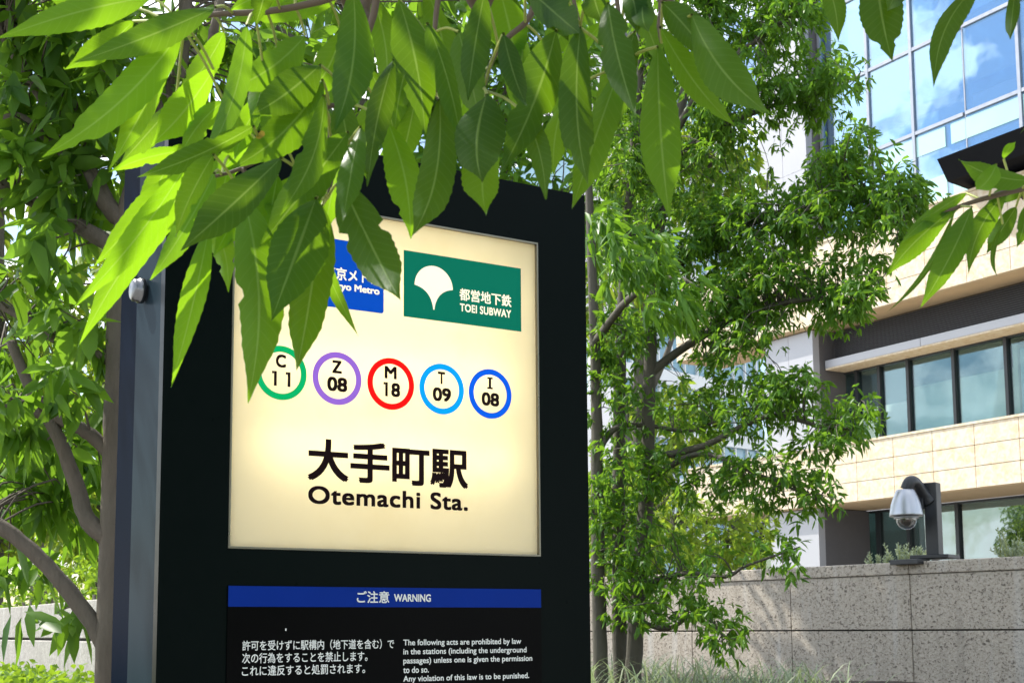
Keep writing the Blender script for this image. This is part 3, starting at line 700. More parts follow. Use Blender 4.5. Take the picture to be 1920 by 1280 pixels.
# ------------------------------------------------------------------ foreground branch over the sign
YF = .95
def leaf_blade(mb, tints, b, tpt, width, roll, bend, depth_b, depth_t, tone, fold=.22, wave=.0):
    """one broad leaf: base and tip seen at b and tpt, width in the same units"""
    A = PT(b[0], b[1], depth_b); Z_ = PT(tpt[0], tpt[1], depth_t)
    ax = Z_-A; Ln = np.linalg.norm(ax); ax = ax/Ln
    view = (A+Z_)/2-EYE; view /= np.linalg.norm(view)
    sd_ = np.cross(ax, view); sd_ /= np.linalg.norm(sd_); nr = np.cross(sd_, ax)
    cr, sr = math.cos(roll), math.sin(roll)
    S_ = sd_*cr + nr*sr; N_ = nr*cr - sd_*sr
    wid = width*.86*YF/F*.5/max(.5, abs(cr))
    n = 30; P = []; UV = []; us = (-1, -.55, 0, .55, 1)
    ph = random.uniform(0, 6.28); sag = random.uniform(-.03, .09)*Ln; notch = random.choice((0, 0, 0, random.uniform(.3, .8))); asy = random.uniform(-.13, .13)
    for i in range(n+1):
        t_ = i/n
        w_ = (t_**.72)*((1-t_)**.95)*3.13 if 0 < t_ < 1 else 0.
        if t_ > .72: w_ *= 1-.42*min(1, (t_-.72)/.2)
        w_ *= 1+.07*math.sin(t_*8+ph*2)
        if notch and abs(t_-notch) < .035: w_ *= .72
        w_ = w_*(1+(.035 if i % 2 else -.02)*(t_ > .25))
        tw_ = .75*math.sin(ph)*(t_-.5)
        c = A + ax*Ln*t_ + sd_*(bend*Ln*4*t_*(1-t_)) + N_*(sag*4*t_*(1-t_)) 
        if t_ > .8: c = c + sd_*(bend*.5*Ln*(t_-.8)**2*4)
        for u_ in us:
            s2_ = S_*math.cos(tw_)+N_*math.sin(tw_); n2_ = N_*math.cos(tw_)-S_*math.sin(tw_)
            wv = .10*wid*math.sin(t_*9+ph+u_)*abs(u_)
            P.append(c + s2_*u_*(1+asy*(1 if u_ > 0 else -1))*wid*w_ + n2_*(fold*abs(u_)**1.2*wid*w_ + wv)); UV.append((.5+.5*u_, t_))
    m = len(us)
    fs = [(i*m+k, i*m+k+1, (i+1)*m+k+1, (i+1)*m+k) for i in range(n) for k in range(m-1)]
    mb.add(P, fs, True, 0, UV); tints += [tone]*len(P)
    return A
# base x, base y, tip x, tip y, width, depth offset, tone, roll
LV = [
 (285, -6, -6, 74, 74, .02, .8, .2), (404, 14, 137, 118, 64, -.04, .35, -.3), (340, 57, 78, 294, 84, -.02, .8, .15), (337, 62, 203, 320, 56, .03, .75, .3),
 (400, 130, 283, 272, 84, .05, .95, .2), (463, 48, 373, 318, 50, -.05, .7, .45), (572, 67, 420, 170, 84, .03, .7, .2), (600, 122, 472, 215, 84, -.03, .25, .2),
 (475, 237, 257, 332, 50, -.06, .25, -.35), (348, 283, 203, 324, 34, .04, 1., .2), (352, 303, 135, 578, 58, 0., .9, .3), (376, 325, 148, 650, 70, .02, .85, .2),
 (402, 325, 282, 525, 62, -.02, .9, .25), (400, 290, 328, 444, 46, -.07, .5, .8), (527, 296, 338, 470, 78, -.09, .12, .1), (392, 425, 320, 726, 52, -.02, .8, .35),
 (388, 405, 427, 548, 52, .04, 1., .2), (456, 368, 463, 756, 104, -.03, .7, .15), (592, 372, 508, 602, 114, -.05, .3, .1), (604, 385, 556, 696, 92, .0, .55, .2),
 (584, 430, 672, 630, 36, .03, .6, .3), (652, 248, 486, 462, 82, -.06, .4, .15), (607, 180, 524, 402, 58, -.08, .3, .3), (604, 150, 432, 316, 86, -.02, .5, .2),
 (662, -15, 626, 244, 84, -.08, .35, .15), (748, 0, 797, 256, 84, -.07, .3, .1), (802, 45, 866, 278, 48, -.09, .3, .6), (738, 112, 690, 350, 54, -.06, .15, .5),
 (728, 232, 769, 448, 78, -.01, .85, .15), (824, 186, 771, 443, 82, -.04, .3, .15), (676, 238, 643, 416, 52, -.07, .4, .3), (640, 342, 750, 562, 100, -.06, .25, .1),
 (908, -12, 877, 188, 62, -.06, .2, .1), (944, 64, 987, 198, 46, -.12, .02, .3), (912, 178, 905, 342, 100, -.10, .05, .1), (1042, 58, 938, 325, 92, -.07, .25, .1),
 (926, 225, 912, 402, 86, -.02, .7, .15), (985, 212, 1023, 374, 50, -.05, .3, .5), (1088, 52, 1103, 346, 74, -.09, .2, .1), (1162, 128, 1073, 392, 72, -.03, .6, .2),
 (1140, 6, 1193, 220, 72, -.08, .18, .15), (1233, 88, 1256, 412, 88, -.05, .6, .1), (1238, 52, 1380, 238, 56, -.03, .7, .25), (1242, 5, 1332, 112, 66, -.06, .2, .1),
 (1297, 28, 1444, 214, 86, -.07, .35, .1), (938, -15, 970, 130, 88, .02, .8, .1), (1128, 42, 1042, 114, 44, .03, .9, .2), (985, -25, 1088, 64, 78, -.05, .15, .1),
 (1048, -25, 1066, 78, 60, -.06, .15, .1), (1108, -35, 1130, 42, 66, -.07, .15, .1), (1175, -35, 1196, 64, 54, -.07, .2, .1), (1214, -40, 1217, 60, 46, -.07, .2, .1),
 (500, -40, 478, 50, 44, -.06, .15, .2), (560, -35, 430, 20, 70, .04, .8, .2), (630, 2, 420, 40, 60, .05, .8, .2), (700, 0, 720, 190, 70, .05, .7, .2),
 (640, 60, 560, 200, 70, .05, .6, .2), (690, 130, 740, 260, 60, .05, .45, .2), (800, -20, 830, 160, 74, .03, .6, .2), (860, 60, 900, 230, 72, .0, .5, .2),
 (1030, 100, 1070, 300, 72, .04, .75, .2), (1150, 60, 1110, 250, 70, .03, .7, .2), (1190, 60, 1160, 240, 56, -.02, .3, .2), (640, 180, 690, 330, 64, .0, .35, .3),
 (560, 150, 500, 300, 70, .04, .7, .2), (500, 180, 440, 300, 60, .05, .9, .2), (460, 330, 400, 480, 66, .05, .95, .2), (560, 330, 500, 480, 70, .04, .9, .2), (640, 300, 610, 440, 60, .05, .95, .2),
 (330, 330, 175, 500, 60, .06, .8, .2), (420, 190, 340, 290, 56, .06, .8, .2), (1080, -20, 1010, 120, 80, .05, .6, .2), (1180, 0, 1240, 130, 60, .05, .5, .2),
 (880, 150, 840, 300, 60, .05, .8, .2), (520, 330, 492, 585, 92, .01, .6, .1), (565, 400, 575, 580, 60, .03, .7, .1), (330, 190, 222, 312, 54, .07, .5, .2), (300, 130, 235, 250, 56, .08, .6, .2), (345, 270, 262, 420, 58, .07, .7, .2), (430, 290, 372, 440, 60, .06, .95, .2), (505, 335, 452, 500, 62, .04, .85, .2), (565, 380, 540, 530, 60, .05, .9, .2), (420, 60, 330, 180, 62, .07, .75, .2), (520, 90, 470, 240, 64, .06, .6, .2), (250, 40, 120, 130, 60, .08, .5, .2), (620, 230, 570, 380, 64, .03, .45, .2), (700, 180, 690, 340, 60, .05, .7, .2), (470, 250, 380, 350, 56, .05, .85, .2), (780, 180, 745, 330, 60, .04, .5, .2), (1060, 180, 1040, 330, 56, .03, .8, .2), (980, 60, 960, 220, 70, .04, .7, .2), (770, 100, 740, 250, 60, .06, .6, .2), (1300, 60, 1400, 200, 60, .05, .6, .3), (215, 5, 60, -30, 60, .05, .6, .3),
]
tree_o = thing('overhanging_tree', 'tree hanging long bright serrated leaves across the top of the sign', 'tree', (.75, -1.1, 0))
tk = MB(); limb(tk, [(.75, -1.1, 0), (.72, -1.05, 1.2), (.66, -.9, 2.4), (.5, -.6, 3.2), (.3, -.2, 3.8)], .09, .05, 12); tk.build('trunk', M['bark_left'], tree_o)
bz = MB(); limb(bz, [(.60, -.76, 2.75), (.42, -.2, 2.75), (.25, .35, 2.5), PT(1000, -160, .98), PT(860, -60, .98)], .028, .006, 8)
limb(bz, [(.5, -.6, 3.2), (.1, .1, 3.0), (-.05, .6, 2.5), PT(700, -120, 1.0), PT(640, -14, .98)], .024, .0045, 8)
bz.build('branch', M['twig'], tree_o)
tw = MB(); twp = []
for pts, r0, r1 in [([(640, -14), (600, 3), (500, 22), (420, 26), (380, 33), (345, 56)], .0032, .0016),
                    ([(710, -60), (700, 30), (666, 113), (640, 190), (606, 205), (530, 270), (455, 315), (385, 335)], .0030, .0014),
                    ([(860, -60), (760, -30), (700, -20), (640, -14)], .004, .003),
                    ([(1010, -40), (994, 31), (950, 73), (924, 112), (905, 170)], .0028, .0013),
                    ([(860, -60), (1000, -50), (1120, -40), (1230, -10), (1236, 50), (1240, 80)], .0036, .0014),
                    ([(1230, -10), (1270, 10), (1297, 28)], .002, .0012), ([(830, -60), (815, 60), (820, 180)], .0024, .0012),
                    ([(455, 315), (470, 350), (455, 370)], .0018, .0012), ([(606, 205), (625, 300), (615, 370)], .0022, .0012), ([(1060, -40), (1075, 0), (1088, 50)], .002, .001), ([(1150, -40), (1165, 60), (1162, 125)], .002, .001)]:
    twp += limb(tw, [PT(p[0], p[1], YF+.01) for p in pts], r0, r1, 6, 4)
tw.build('twig', M['twig'], tree_o)
twp = np.array(twp)
sprays = {}
random.seed(22)
STRAIGHT = {(640, 342), (582, 430), (592, 372), (604, 385), (565, 400), (402, 325)}
for i, (bx, by, tx, ty, w_, dz, tone, rl) in enumerate(LV):
    key = 0 if bx < 480 else (1 if bx < 720 else (2 if bx < 960 else 3))
    mb, ti, pe = sprays.setdefault(key, (MB(), [], MB()))
    rl = rl*random.choice((-1, 1))
    A = leaf_blade(mb, ti, (bx, by), (tx, ty), w_, rl, random.uniform(-.075, .075)*((bx, by) not in STRAIGHT), YF+dz, YF+dz+random.uniform(-.05, .03), tone)
    j = int(np.argmin(np.linalg.norm(twp-A, axis=1)))
    pe.tube(catmull([twp[j], (twp[j]+A)/2+np.array([0, 0, .003]), A], 3), .0011, 5, False)
def put_tint(o, ti):
    at_ = o.data.attributes.new('tint', 'FLOAT', 'POINT'); at_.data.foreach_set('value', np.array(ti, np.float32))
for key, (mb, ti, pe) in sprays.items():
    o = mb.build('leaf_spray', M['fg_leaf'], tree_o); put_tint(o, ti); pe.build('leaf_stalk', M['petiole'], o)
# unseen crown above the frame, filled in to shade the sign and leaves
lv = Leaves()
for _ in range(420):
    p = np.array([rng.uniform(-.55, 1.5), rng.uniform(-1.2, 1.7), rng.uniform(2.75, 3.9)])
    lv.whorl(p, np.array([0, 0, -.3])+rng.normal(size=3)*.5, 7, .13, .3, .4, .7)
for _ in range(130):  # denser tufts added out of view to shade the middle leaves
    lv.whorl(np.array([rng.uniform(-.74, .6), rng.uniform(1.0, 1.6), rng.uniform(2.5, 2.95)]), np.array([0, 0, -.2])+rng.normal(size=3)*.5, 7, .12, .3, .4, .4)
lv.build('crown', M['fg_leaf'], tree_o, (.75, -1.1, 0))

# second branch entering from the right
br2 = thing('side_branch_tree', 'tree reaching a leafy twig in from the right edge before the stone building', 'tree', (1.5, .2, 0))
LV2 = [(1640, -70, 1673, 116, 96, .0, .2, .1), (1548, -40, 1571, 78, 50, .02, .3, .2), (1832, -25, 1752, 165, 56, .0, .25, .4), (1905, -30, 1894, 74, 30, .0, .15, .5), (1700, -60, 1665, 20, 60, .02, .3, .2),
       (1930, 338, 1798, 298, 52, -.02, .45, -.6), (1882, 298, 1905, 266, 20, .0, .9, .2), (1868, 308, 1830, 356, 46, -.03, .85, .3), (1800, 384, 1660, 520, 54, .0, .55, .25), (1822, 388, 1724, 578, 58, -.02, .5, .2),
       (1885, 362, 1816, 514, 48, .0, .35, .3), (1905, 388, 1850, 474, 44, .02, .3, .3), (1925, 385, 1905, 465, 36, .0, .25, .3), (1812, 362, 1688, 458, 34, .02, .6, .4), (1930, 120, 1912, 250, 18, .0, .2, .6),
       (1790, 396, 1660, 586, 15, .01, .3, .3), (1860, 380, 1800, 470, 34, .03, .5, .3), (1940, 350, 1845, 390, 40, .03, .3, .3), (1880, 420, 1872, 520, 12, .01, .3, .2)]
tk = MB(); limb(tk, [(1.5, .2, 0), (1.45, .25, 1.2), (1.3, .4, 2.4), (1.1, .6, 3.0)], .07, .03, 10); tk.build('trunk', M['bark_left'], br2)
bz = MB(); limb(bz, [(1.38, .3, 1.8), (.9, .7, 1.9), PT(2050, 330, 1.02), PT(1960, 346, 1.0)], .010, .003, 8)
limb(bz, [(1.2, .5, 2.7), (.85, .85, 2.4), PT(2000, -120, 1.02), PT(1880, -70, 1.0), PT(1700, -90, 1.0), PT(1560, -60, 1.0)], .016, .003, 8); bz.build('branch', M['twig'], br2)
tw = MB(); twp2 = limb(tw, [PT(x, y, YF+.05) for x, y in ((1960, 346), (1900, 358), (1840, 374), (1790, 390), (1760, 400))], .0028, .0012, 6, 4)
twp2 = np.array(twp2 + [PT(1640, -80, 1.), PT(1560, -60, 1.), PT(1830, -75, 1.), PT(1900, -75, 1.), PT(1930, 90, 1.)]); tw.build('twig', M['twig'], br2)
for part in (0, 1):
    mb, ti, pe = MB(), [], MB()
    for (bx, by, tx, ty, w_, dz, tone, rl) in LV2:
        if (by < 150) != (part == 0): continue
        A = leaf_blade(mb, ti, (bx, by), (tx, ty), w_, rl*random.choice((-1, 1)), random.uniform(-.08, .08), YF+.05+dz, YF+.05+dz+random.uniform(-.05, .02), tone)
        j = int(np.argmin(np.linalg.norm(twp2-A, axis=1)))
        if np.linalg.norm(twp2[j]-A) < .06: pe.tube([twp2[j], A], .0009, 5, False)
    o = mb.build('leaf_spray', M['fg_leaf'], br2); put_tint(o, ti)
    if pe.v: pe.build('leaf_stalk', M['petiole'], o)

# ------------------------------------------------------------------ camera on the wall
YC = 10.75; k = YC/F
cam_t = thing('security_camera', 'silver dome security camera on a black post at the top of the granite wall', 'security camera', PT(1752, 1040, YC))
M['black_metal'] = plain('black powder coat', (.018, .020, .024), .4)
t = NT('brushed aluminium'); v = t.coord('Object', (1, 1, 30.))
M['alu'] = t.end(t.principled(Base_Color=(.40, .42, .45), Metallic=.9, Roughness=t.math('MULTIPLY_ADD', t.noise(v, 8., 3), .15, .28)))
M['dome'] = plain('smoked dome', (.02, .02, .02), .05, spec=.9)
t = NT('clear dome'); ms = t.n('ShaderNodeMixShader', {0: .28, 1: t.n('ShaderNodeBsdfTransparent', {'Color': (.9, .92, .95, 1)}).outputs[0], 2: t.n('ShaderNodeBsdfGlossy', {'Color': (.9, .9, .9, 1), 'Roughness': .05}).outputs[0]}).outputs[0]
M['clear'] = t.end(ms)
pb = PT(1753, 1040, YC); ptp = PT(1747, 905, YC); zb, ztop = pb[2], ptp[2]
AXC = [np.array([math.cos(R(-35)), math.sin(R(-35)), 0]), np.array([math.sin(R(35)), math.cos(R(35)), 0]), ZZ]
oc = np.array([pb[0], pb[1], 0.])
MB().box(oc, AXC, (-.05, -.06, zb), (.05, .06, ztop)).build('post', M['black_metal'], cam_t, .006)
MB().box(oc, AXC, (-.15, -.15, zb-.03), (.15, .15, zb-.002)).build('base_plate', M['black_metal'], cam_t, .004)
dc = PT(1699, 960, YC-.12)
def CP(x, y): 
    p = PT(x, y, YC); a_ = (x-1735)/(1699-1735); p = p + np.array([0, -.12*min(1, max(0, a_)), 0]); return p
arm = MB(); c_ = catmull([CP(1740, 938), CP(1728, 925), CP(1712, 908), CP(1698, 907), CP(1692, 920)], 6); arm.tube(c_, [.075, .07, .066, .062, .058, .055, .052, .05, .048, .046, .045, .045, .046, .047, .048, .049, .05, .05, .05, .05, .05, .05, .05, .05, .05][:len(c_)], 14)
arm.build('arm', M['black_metal'], cam_t)
pl = MB(); pm = CP(1737, 930); pl.box(np.array([pm[0]+.0, pm[1], 0]), AXC, (-.035, -.075, pm[2]-.105), (-.005, .075, pm[2]+.105)); mp_ = pl.build('mounting_plate', M['black_metal'], cam_t, .004)
for dz_ in (-.085, .085):
    for dy_ in (-.055, .055): MB().lathe(np.array([pm[0], pm[1], pm[2]+dz_])+AXC[1]*dy_-AXC[0]*.035, [(0, .012), (.011, .012), (.011, 0)][::-1], 8, -AXC[0]).build('bolt', M['steel'], mp_)
top_h = (960-919)*k; ho = dc
hs_ = MB(); hs_.lathe(ho, [(.0, top_h+.006), (.062, top_h+.006), (.070, top_h), (.092, top_h*.72), (.112, top_h*.38), (.124, .0), (.128, -.018), (.128, -.030), (.116, -.031), (.0, -.030)][::-1], 40); hs_.build('housing', M['alu'], cam_t)
MB().lathe(ho, [(.0, -.032), (.090, -.032), (.094, -.036), (.094, -.048), (.084, -.050), (0, -.050)][::-1], 36).build('rim_ring', M['alu'], cam_t)
ds = MB(); ds.lathe(ho-ZZ*.050, [(.080*math.cos(R(a)), -.085*math.sin(R(a))) for a in range(0, 91, 9)], 32); dm = ds.build('dome', M['clear'], cam_t)
MB().lathe(ho-ZZ*.051, [(.052*math.cos(R(a)), -.055*math.sin(R(a))) for a in range(0, 91, 10)], 24).build('lens_ball', M['dome'], dm)
# dark box on the coping edge
cb = PT(1703, 1053, 10.72)
bx_ = MB(); bx_.box(cb, AXW, (-.13, -.02, -.10), (.13, .02, .06)); tag(bx_.build('junction_box', M['black_metal'], None, .004, cb), 'flat dark box on the coping edge below the dome camera', 'box')

# silver shrubs above the wall
for cx, cy, rx, ry, n_, lab in ((1700, 1040, 45, 16, 46, 'silver grey shrub at the foot of the camera post'), (1650, 1052, 14, 8, 10, 'tiny silver sprig poking over the coping left of the camera'), (1905, 1030, 40, 18, 34, 'silver grey shrub on the wall at the right edge')):
    Y = 11.6 if cx < 1800 else 10.2
    c = PT(cx, cy, Y); p0 = np.array([c[0], c[1], WT-.05])
    root = thing('silver_shrub', lab, 'shrub', p0, 'silver shrubs above the granite wall')
    lv = Leaves(); sm = MB()
    for _ in range(n_):
        tip = c + rng.normal(size=3)*np.array([rx*Y/F*.55, .12, ry*Y/F*.6]) + ZZ*.03
        bs_ = p0 + np.array([(tip[0]-p0[0])*.6, rng.normal()*.05, 0])
        sm.tube([bs_, tip], [.004, .002], 4, False)
        ax_ = tip-bs_
        for j in range(16):
            t_ = .25+.75*j/15; a_ = j*2.4
            lv.add(bs_+ax_*t_, ax_/np.linalg.norm(ax_)*.5+np.array([math.cos(a_), math.sin(a_), .2])*.7, .032, .013, np.clip(.6+rng.normal()*.25, 0, 1), 0)
    sm.build('stem', M['petiole'], root); lv.build('foliage', M['leaf_silver'], root, root.location)

# ------------------------------------------------------------------ office building
BA = R(-59.27); bd = np.array([math.cos(BA), math.sin(BA), 0]); bn = np.array([math.sin(BA), -math.cos(BA), 0])
B0 = PT(1740, 930, 36.); B0 = np.array([B0[0], B0[1], 0.]); AXB = [bd, ZZ, bn]
bld = thing('office_building', 'stone and glass office building behind the granite wall and trees', 'building', B0)
def stone(name, a, b_):
    t = NT(name); v = t.coord()
    n1 = t.noise(v, 5.5, 6, .65, .6); n2 = t.noise(v, 1.2, 4)
    c = t.mix(t.ramp(n1, [(0, (0, 0, 0)), (.42, (0, 0, 0)), (.62, (1, 1, 1))]), a, b_)
    c = t.mix(t.math('MULTIPLY', n2, .3), c, tuple(x*.8 for x in a))
    return t.end(t.principled(Base_Color=c, Roughness=.8, Normal=t.bump(n1, .3, .02)))
M['stone'] = stone('cream stone', (.70, .61, .47), (.58, .45, .28))
M['soffit'] = plain('tan soffit', (.46, .34, .20), .8, nscale=1.5)
M['jointB'] = plain('stone joint', (.30, .23, .15), .9)
M['cladding'] = plain('pale metal cladding', (.40, .405, .43), .45, .2, nscale=.4, var=.05)
M['louvre'] = plain('louvre metal and pillar shade', (.12, .115, .12), .5, .2)
M['frame'] = plain('dark window frame', (.022, .026, .030), .4)
M['canopy'] = satin('near black soffit', (.006, .007, .009), (.010, .011, .013), .01)
M['mull'] = plain('grey mullion', (.36, .38, .42), .35, .6)
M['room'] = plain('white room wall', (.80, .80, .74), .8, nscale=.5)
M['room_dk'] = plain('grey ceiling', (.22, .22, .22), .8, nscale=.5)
M['teal'] = plain('pale teal reflection', (.40, .66, .64), .12, nscale=.5)
M['slab'] = plain('blue grey reflection blind', (.42, .54, .70), .6, nscale=.5)
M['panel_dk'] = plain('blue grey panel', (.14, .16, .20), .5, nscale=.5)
def glass(name, refl, tint, gl, fk=.5):
    t = NT(name)
    lw_ = t.n('ShaderNodeLayerWeight', {'Blend': .35}).outputs['Fresnel']
    fac = t.math('MULTIPLY_ADD', lw_, fk, refl)
    nb = t.bump(t.noise(t.coord(), .9, 2), .012, .3)
    a = t.n('ShaderNodeBsdfTransparent', {'Color': (*tint, 1)}).outputs[0]
    b_ = t.n('ShaderNodeBsdfGlossy', {'Color': (*gl, 1), 'Roughness': .015, 'Normal': nb}).outputs[0]
    return t.end(t.n('ShaderNodeMixShader', {0: fac, 1: a, 2: b_}).outputs[0])
M['glass'] = glass('window glass', .03, (.70, .80, .76), (.70, .84, 1.), .3)
M['low_glass'] = glass('ground storey glass', .22, (.30, .40, .38), (.75, .85, .85), .4)
M['cw_glass'] = glass('curtain wall glass', .26, (.60, .78, .88), (.62, .80, .95))
def bbox(mb, s0, s1, h0, h1, w0, w1): return mb.box(B0, AXB, (s0, h0, w0), (s1, h1, w1))
SR, SL = 14., -16.
PJ = [-2.54+1.38*i for i in range(-10, 13)]
def band(h0, h1, rows, s0, s1, w1, w0):
    f = bld
    p = MB(); hh = (h1-h0)/rows
    for a, b_ in zip(PJ[:-1], PJ[1:]):
        a = max(a, s0); b_ = min(b_, s1)
        if b_-a < .2: continue
        for r_ in range(rows): bbox(p, a+.009, b_-.009, h0+r_*hh+(.0 if r_ == 0 else .009), h0+(r_+1)*hh-.009, w1-.08, w1)
    o = p.build('stone_band', M['stone'], f)
    bbox(MB(), s0+.01, s1-.01, h0+.004, h1-.004, w0, w1-.085).build('band_core', M['jointB'], o)
    bbox(MB(), s0+.005, s1-.005, h0-.03, h0-.002, w0, w1-.06).build('soffit', M['soffit'], o)
    bbox(MB(), s0, s1, h1, h1+.06, w0, w1+.03).build('sill', M['stone'], o)
band(4.98, 6.60, 3, -10.2, SR, 0., -2.4)
band(10.28, 12.62, 4, -10.6, SR, 0., -2.0)
# columns
for s0, s1 in ((-6.55, -4.45), (-16.6, -14.6)):
    for lv_, d0 in (((0, 2.45, 4.93), -2.35), ((6.68, 8.4, 10.22), -2.0), ((12.72, 15.2, 17.7, 20.2, 24.), -2.2)):
        cb_ = MB(); bbox(cb_, s0+.02, s1-.012, lv_[0]+.002, lv_[-1]-.002, d0, -.552)
        cc_ = cb_.build('column', M['louvre'], bld); fc = MB()  # dark metal sides put the pillar's shade into its colour
        for h0, h1 in zip(lv_[:-1], lv_[1:]):
            bbox(fc, s0, (s0+s1)/2-.006, h0+.004, h1-.004, -.55, -.30); bbox(fc, (s0+s1)/2+.006, s1, h0+.004, h1-.004, -.55, -.30)
        fc.build('cladding', M['cladding'], cc_)
# louvre band
lo_ = MB(); bbox(lo_, -4.4, SR, 9.33, 10.24, -1.25, -1.15)
lvr = lo_.build('louvre_band', M['frame'], bld)
sl_ = MB()
for i in range(15):
    h = 9.345+i*.059; sl_.add([B0+bd*s_+ZZ*(h+dh)+bn*w_ for s_ in (-4.4, SR) for dh, w_ in ((0, -1.06), (.040, -1.13), (.052, -1.13), (.012, -1.06))],
                             [(0, 1, 2, 3), (7, 6, 5, 4), (0, 4, 5, 1), (3, 2, 6, 7), (0, 3, 7, 4), (1, 5, 6, 2)])
sl_.build('louvre_blade', M['louvre'], lvr)
li = MB()
for i in range(5): bbox(li, -4.4+i*3.7+.008, -4.4+(i+1)*3.7-.008, 9.10, 9.325, -1.75, -.72)
li.build('lintel', M['cladding'], bld)
so_ = MB(); bbox(so_, -4.4, SR, 9.05, 9.098, -1.78, -.74); so_.build('lintel_soffit', M['stone'], bld)
# middle storey windows, recessed
GW = -1.6
ms_ = [-5.4, -3.95, -3.05, -1.95, -.30, 1.45, 3.15, 4.85, 6.55, 8.25, 9.95, 11.65]
def window(s0, s1, h0, h1, w, trans=None, fw=.05, gm='glass', rooms=True):
    f = MB()
    bbox(f, s0, s0+fw, h0, h1, w-.10, w+.10); bbox(f, s1-fw, s1, h0, h1, w-.10, w+.10)
    bbox(f, s0+fw, s1-fw, h0, h0+fw, w-.08, w+.08); bbox(f, s0+fw, s1-fw, h1-fw, h1, w-.08, w+.08)
    if trans: bbox(f, s0+fw, s1-fw, trans-.05, trans+.05, w-.07, w+.07)
    o = f.build('window', M['frame'], bld)
    g_ = MB(); bbox(g_, s0+fw*.6, s1-fw*.6, h0+fw*.6, h1-fw*.6, w-.012, w+.012); g_.build('pane', M[gm], o)
    return o
for a, b_ in zip(ms_[:-1], ms_[1:]): window(a+.001, b_-.001, 6.62, 9.05, GW)
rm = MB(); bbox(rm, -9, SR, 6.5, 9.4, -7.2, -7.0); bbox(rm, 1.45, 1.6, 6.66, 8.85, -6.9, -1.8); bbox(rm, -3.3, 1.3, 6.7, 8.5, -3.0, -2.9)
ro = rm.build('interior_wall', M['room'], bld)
bl_ = MB(); bbox(bl_, 1.7, SR, 6.7, 8.72, -1.80, -1.78); bl_.build('sky_reflection_blind', M['slab'], ro)  # blue-white blind colour stands in for sky reflected in these panes
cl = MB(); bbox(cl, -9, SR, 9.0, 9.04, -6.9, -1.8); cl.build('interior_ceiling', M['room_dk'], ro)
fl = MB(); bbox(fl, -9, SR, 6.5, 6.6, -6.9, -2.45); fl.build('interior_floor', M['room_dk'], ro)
# ground storey glazing
gs = [-9.5, -7.7, -5.9, -4.2, -3.0, -2.1, -1.2, 1.4, 3.6, 6.2, 8.8, 11.4]
for a, b_ in zip(gs[:-1], gs[1:]):
    window(a+.001, b_-.001, 1.2, 4.94, -2.5, 3.05, .06, 'low_glass')
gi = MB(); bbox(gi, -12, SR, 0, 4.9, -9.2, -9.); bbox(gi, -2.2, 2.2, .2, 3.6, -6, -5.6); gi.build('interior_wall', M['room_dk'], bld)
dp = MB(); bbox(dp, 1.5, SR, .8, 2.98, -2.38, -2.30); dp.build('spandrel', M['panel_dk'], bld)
# curtain wall above
CW = -.9
mt = [-4.35, -2.41, -.74, 1.06, 2.85, 4.64, 6.44, 8.24, 10.04, 11.84]
hs2 = [12.70, 15.14, 17.58, 20.02, 22.46]
cwo = MB()
for i, s_ in enumerate(mt):
    wd_ = .05 if i in (0, 1, 2, 4, 6, 8) else .018
    bbox(cwo, s_-wd_, s_+wd_, 12.70, 22.46, CW-.06, CW+(.07 if wd_ > .03 else .02))
for h in hs2:
    for a, b_ in zip(mt[:-1], mt[1:]): bbox(cwo, a+.052, b_-.052, h-.05, h+.05, CW-.05, CW+.06)
cw = cwo.build('curtain_wall', M['mull'], bld)
for a, b_ in zip(mt[:-1], mt[1:]):
    for h0, h1 in zip(hs2[:-1], hs2[1:]):
        g_ = MB(); bbox(g_, a+.03, b_-.03, h0+.03, h1-.03, CW-.012, CW+.012); g_.build('glass_pane', M['cw_glass'], cw)
tl = MB()  # teal strips in front of the panes paint the mint reflection bands
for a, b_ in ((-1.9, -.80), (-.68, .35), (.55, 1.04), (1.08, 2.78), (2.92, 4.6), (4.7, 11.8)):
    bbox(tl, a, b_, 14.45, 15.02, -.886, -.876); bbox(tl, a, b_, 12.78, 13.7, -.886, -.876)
tl.build('reflection_band', M['teal'], cw)
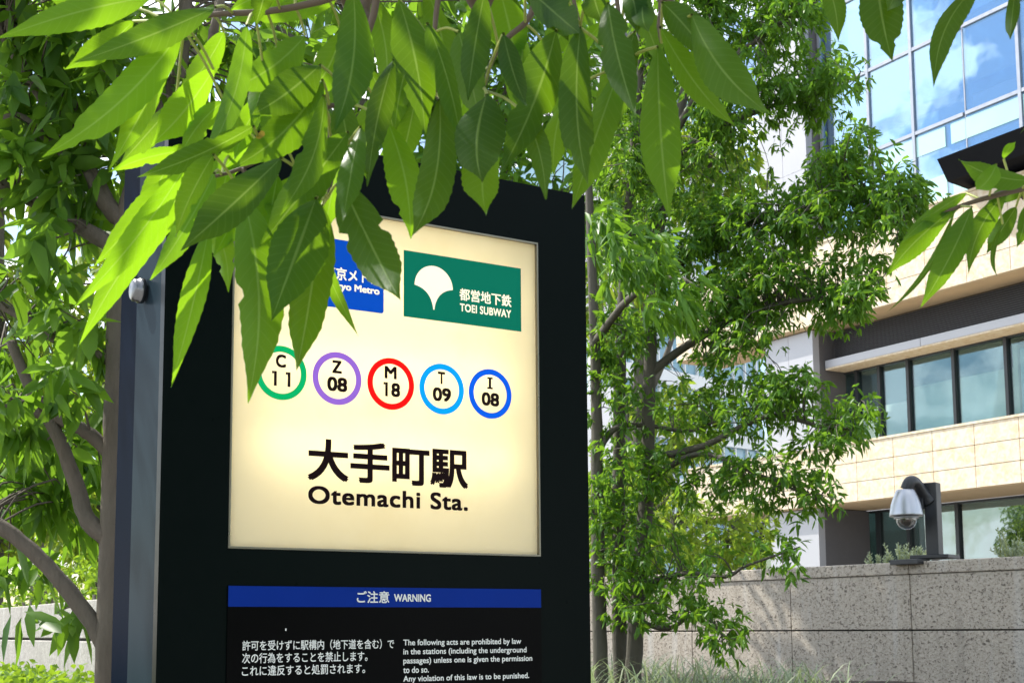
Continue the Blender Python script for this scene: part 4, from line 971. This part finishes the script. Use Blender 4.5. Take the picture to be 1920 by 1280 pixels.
sb = MB(); bbox(sb, -4, SR, 13.7, 14.2, -2.2, -2.1); bbox(sb, -4, SR, 16.4, 16.75, -2.6, -2.5); bbox(sb, -4, SR, 18.8, 19.2, -2.6, -2.5)  # blue slabs inside imitate the reflection of a building opposite
for s_ in (.1, 1.9, 3.9, 5.6): bbox(sb, s_, s_+.22, 12.8, 22.4, -2.05, -1.95)
sb.build('reflection_slab', M['slab'], cw)
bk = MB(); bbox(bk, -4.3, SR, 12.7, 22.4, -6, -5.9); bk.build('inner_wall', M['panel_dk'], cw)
# dark projecting bay
by_ = MB(); by_.add([B0+bd*s_+ZZ*h+bn*w_ for s_ in (1.6, 13.) for h, w_ in ((13.40, .9), (13.36, -.8), (12.72, -.8), (12.86, .55))],
                    [(0, 1, 2, 3), (7, 6, 5, 4), (0, 4, 5, 1), (3, 2, 6, 7), (0, 3, 7, 4), (1, 5, 6, 2)])
by_.build('canopy', M['canopy'], bld)
# core and roof
core = MB(); bbox(core, -15, SR, 0, 25, -16, -9.5); core.build('core', M['cladding'], bld)

# ------------------------------------------------------------------ pale glass block far beyond the trees
YT = 95.
tl_, tr_ = PT(1105, 900, YT), PT(1432, 900, YT+14)
td = tr_-tl_; td[2] = 0; TL = np.linalg.norm(td); td /= TL; tn = np.array([td[1], -td[0], 0])
AXT = [td, ZZ, tn]; OT = np.array([tl_[0], tl_[1], 0.])
tow = thing('glass_office_block', 'pale blue glass office block far off behind the multi-stemmed tree', 'building', OT)
M['tow_glass'] = plain('pale blue facade glass', (.22, .36, .44), .12, nscale=.1)
M['tow_white'] = plain('white facade band', (.66, .68, .68), .6, nscale=.2)
MB().box(OT, AXT, (0, 0, -18), (TL, 36, 0)).build('glass_facade', M['tow_glass'], tow)
fb = MB()
for i in range(9): fb.box(OT, AXT, (-.1, 3.4+i*4., .02), (TL+.1, 4.5+i*4., .35))
fb.build('floor_band', M['tow_white'], tow)
mu = MB()
for i in range(int(TL/1.5)+1):
    for j in range(9): mu.box(OT, AXT, (i*1.5-.06, .5+j*4. if j else 0, .01), (i*1.5+.06, 3.39+j*4., .22))
mu.build('mullion', M['tow_white'], tow)
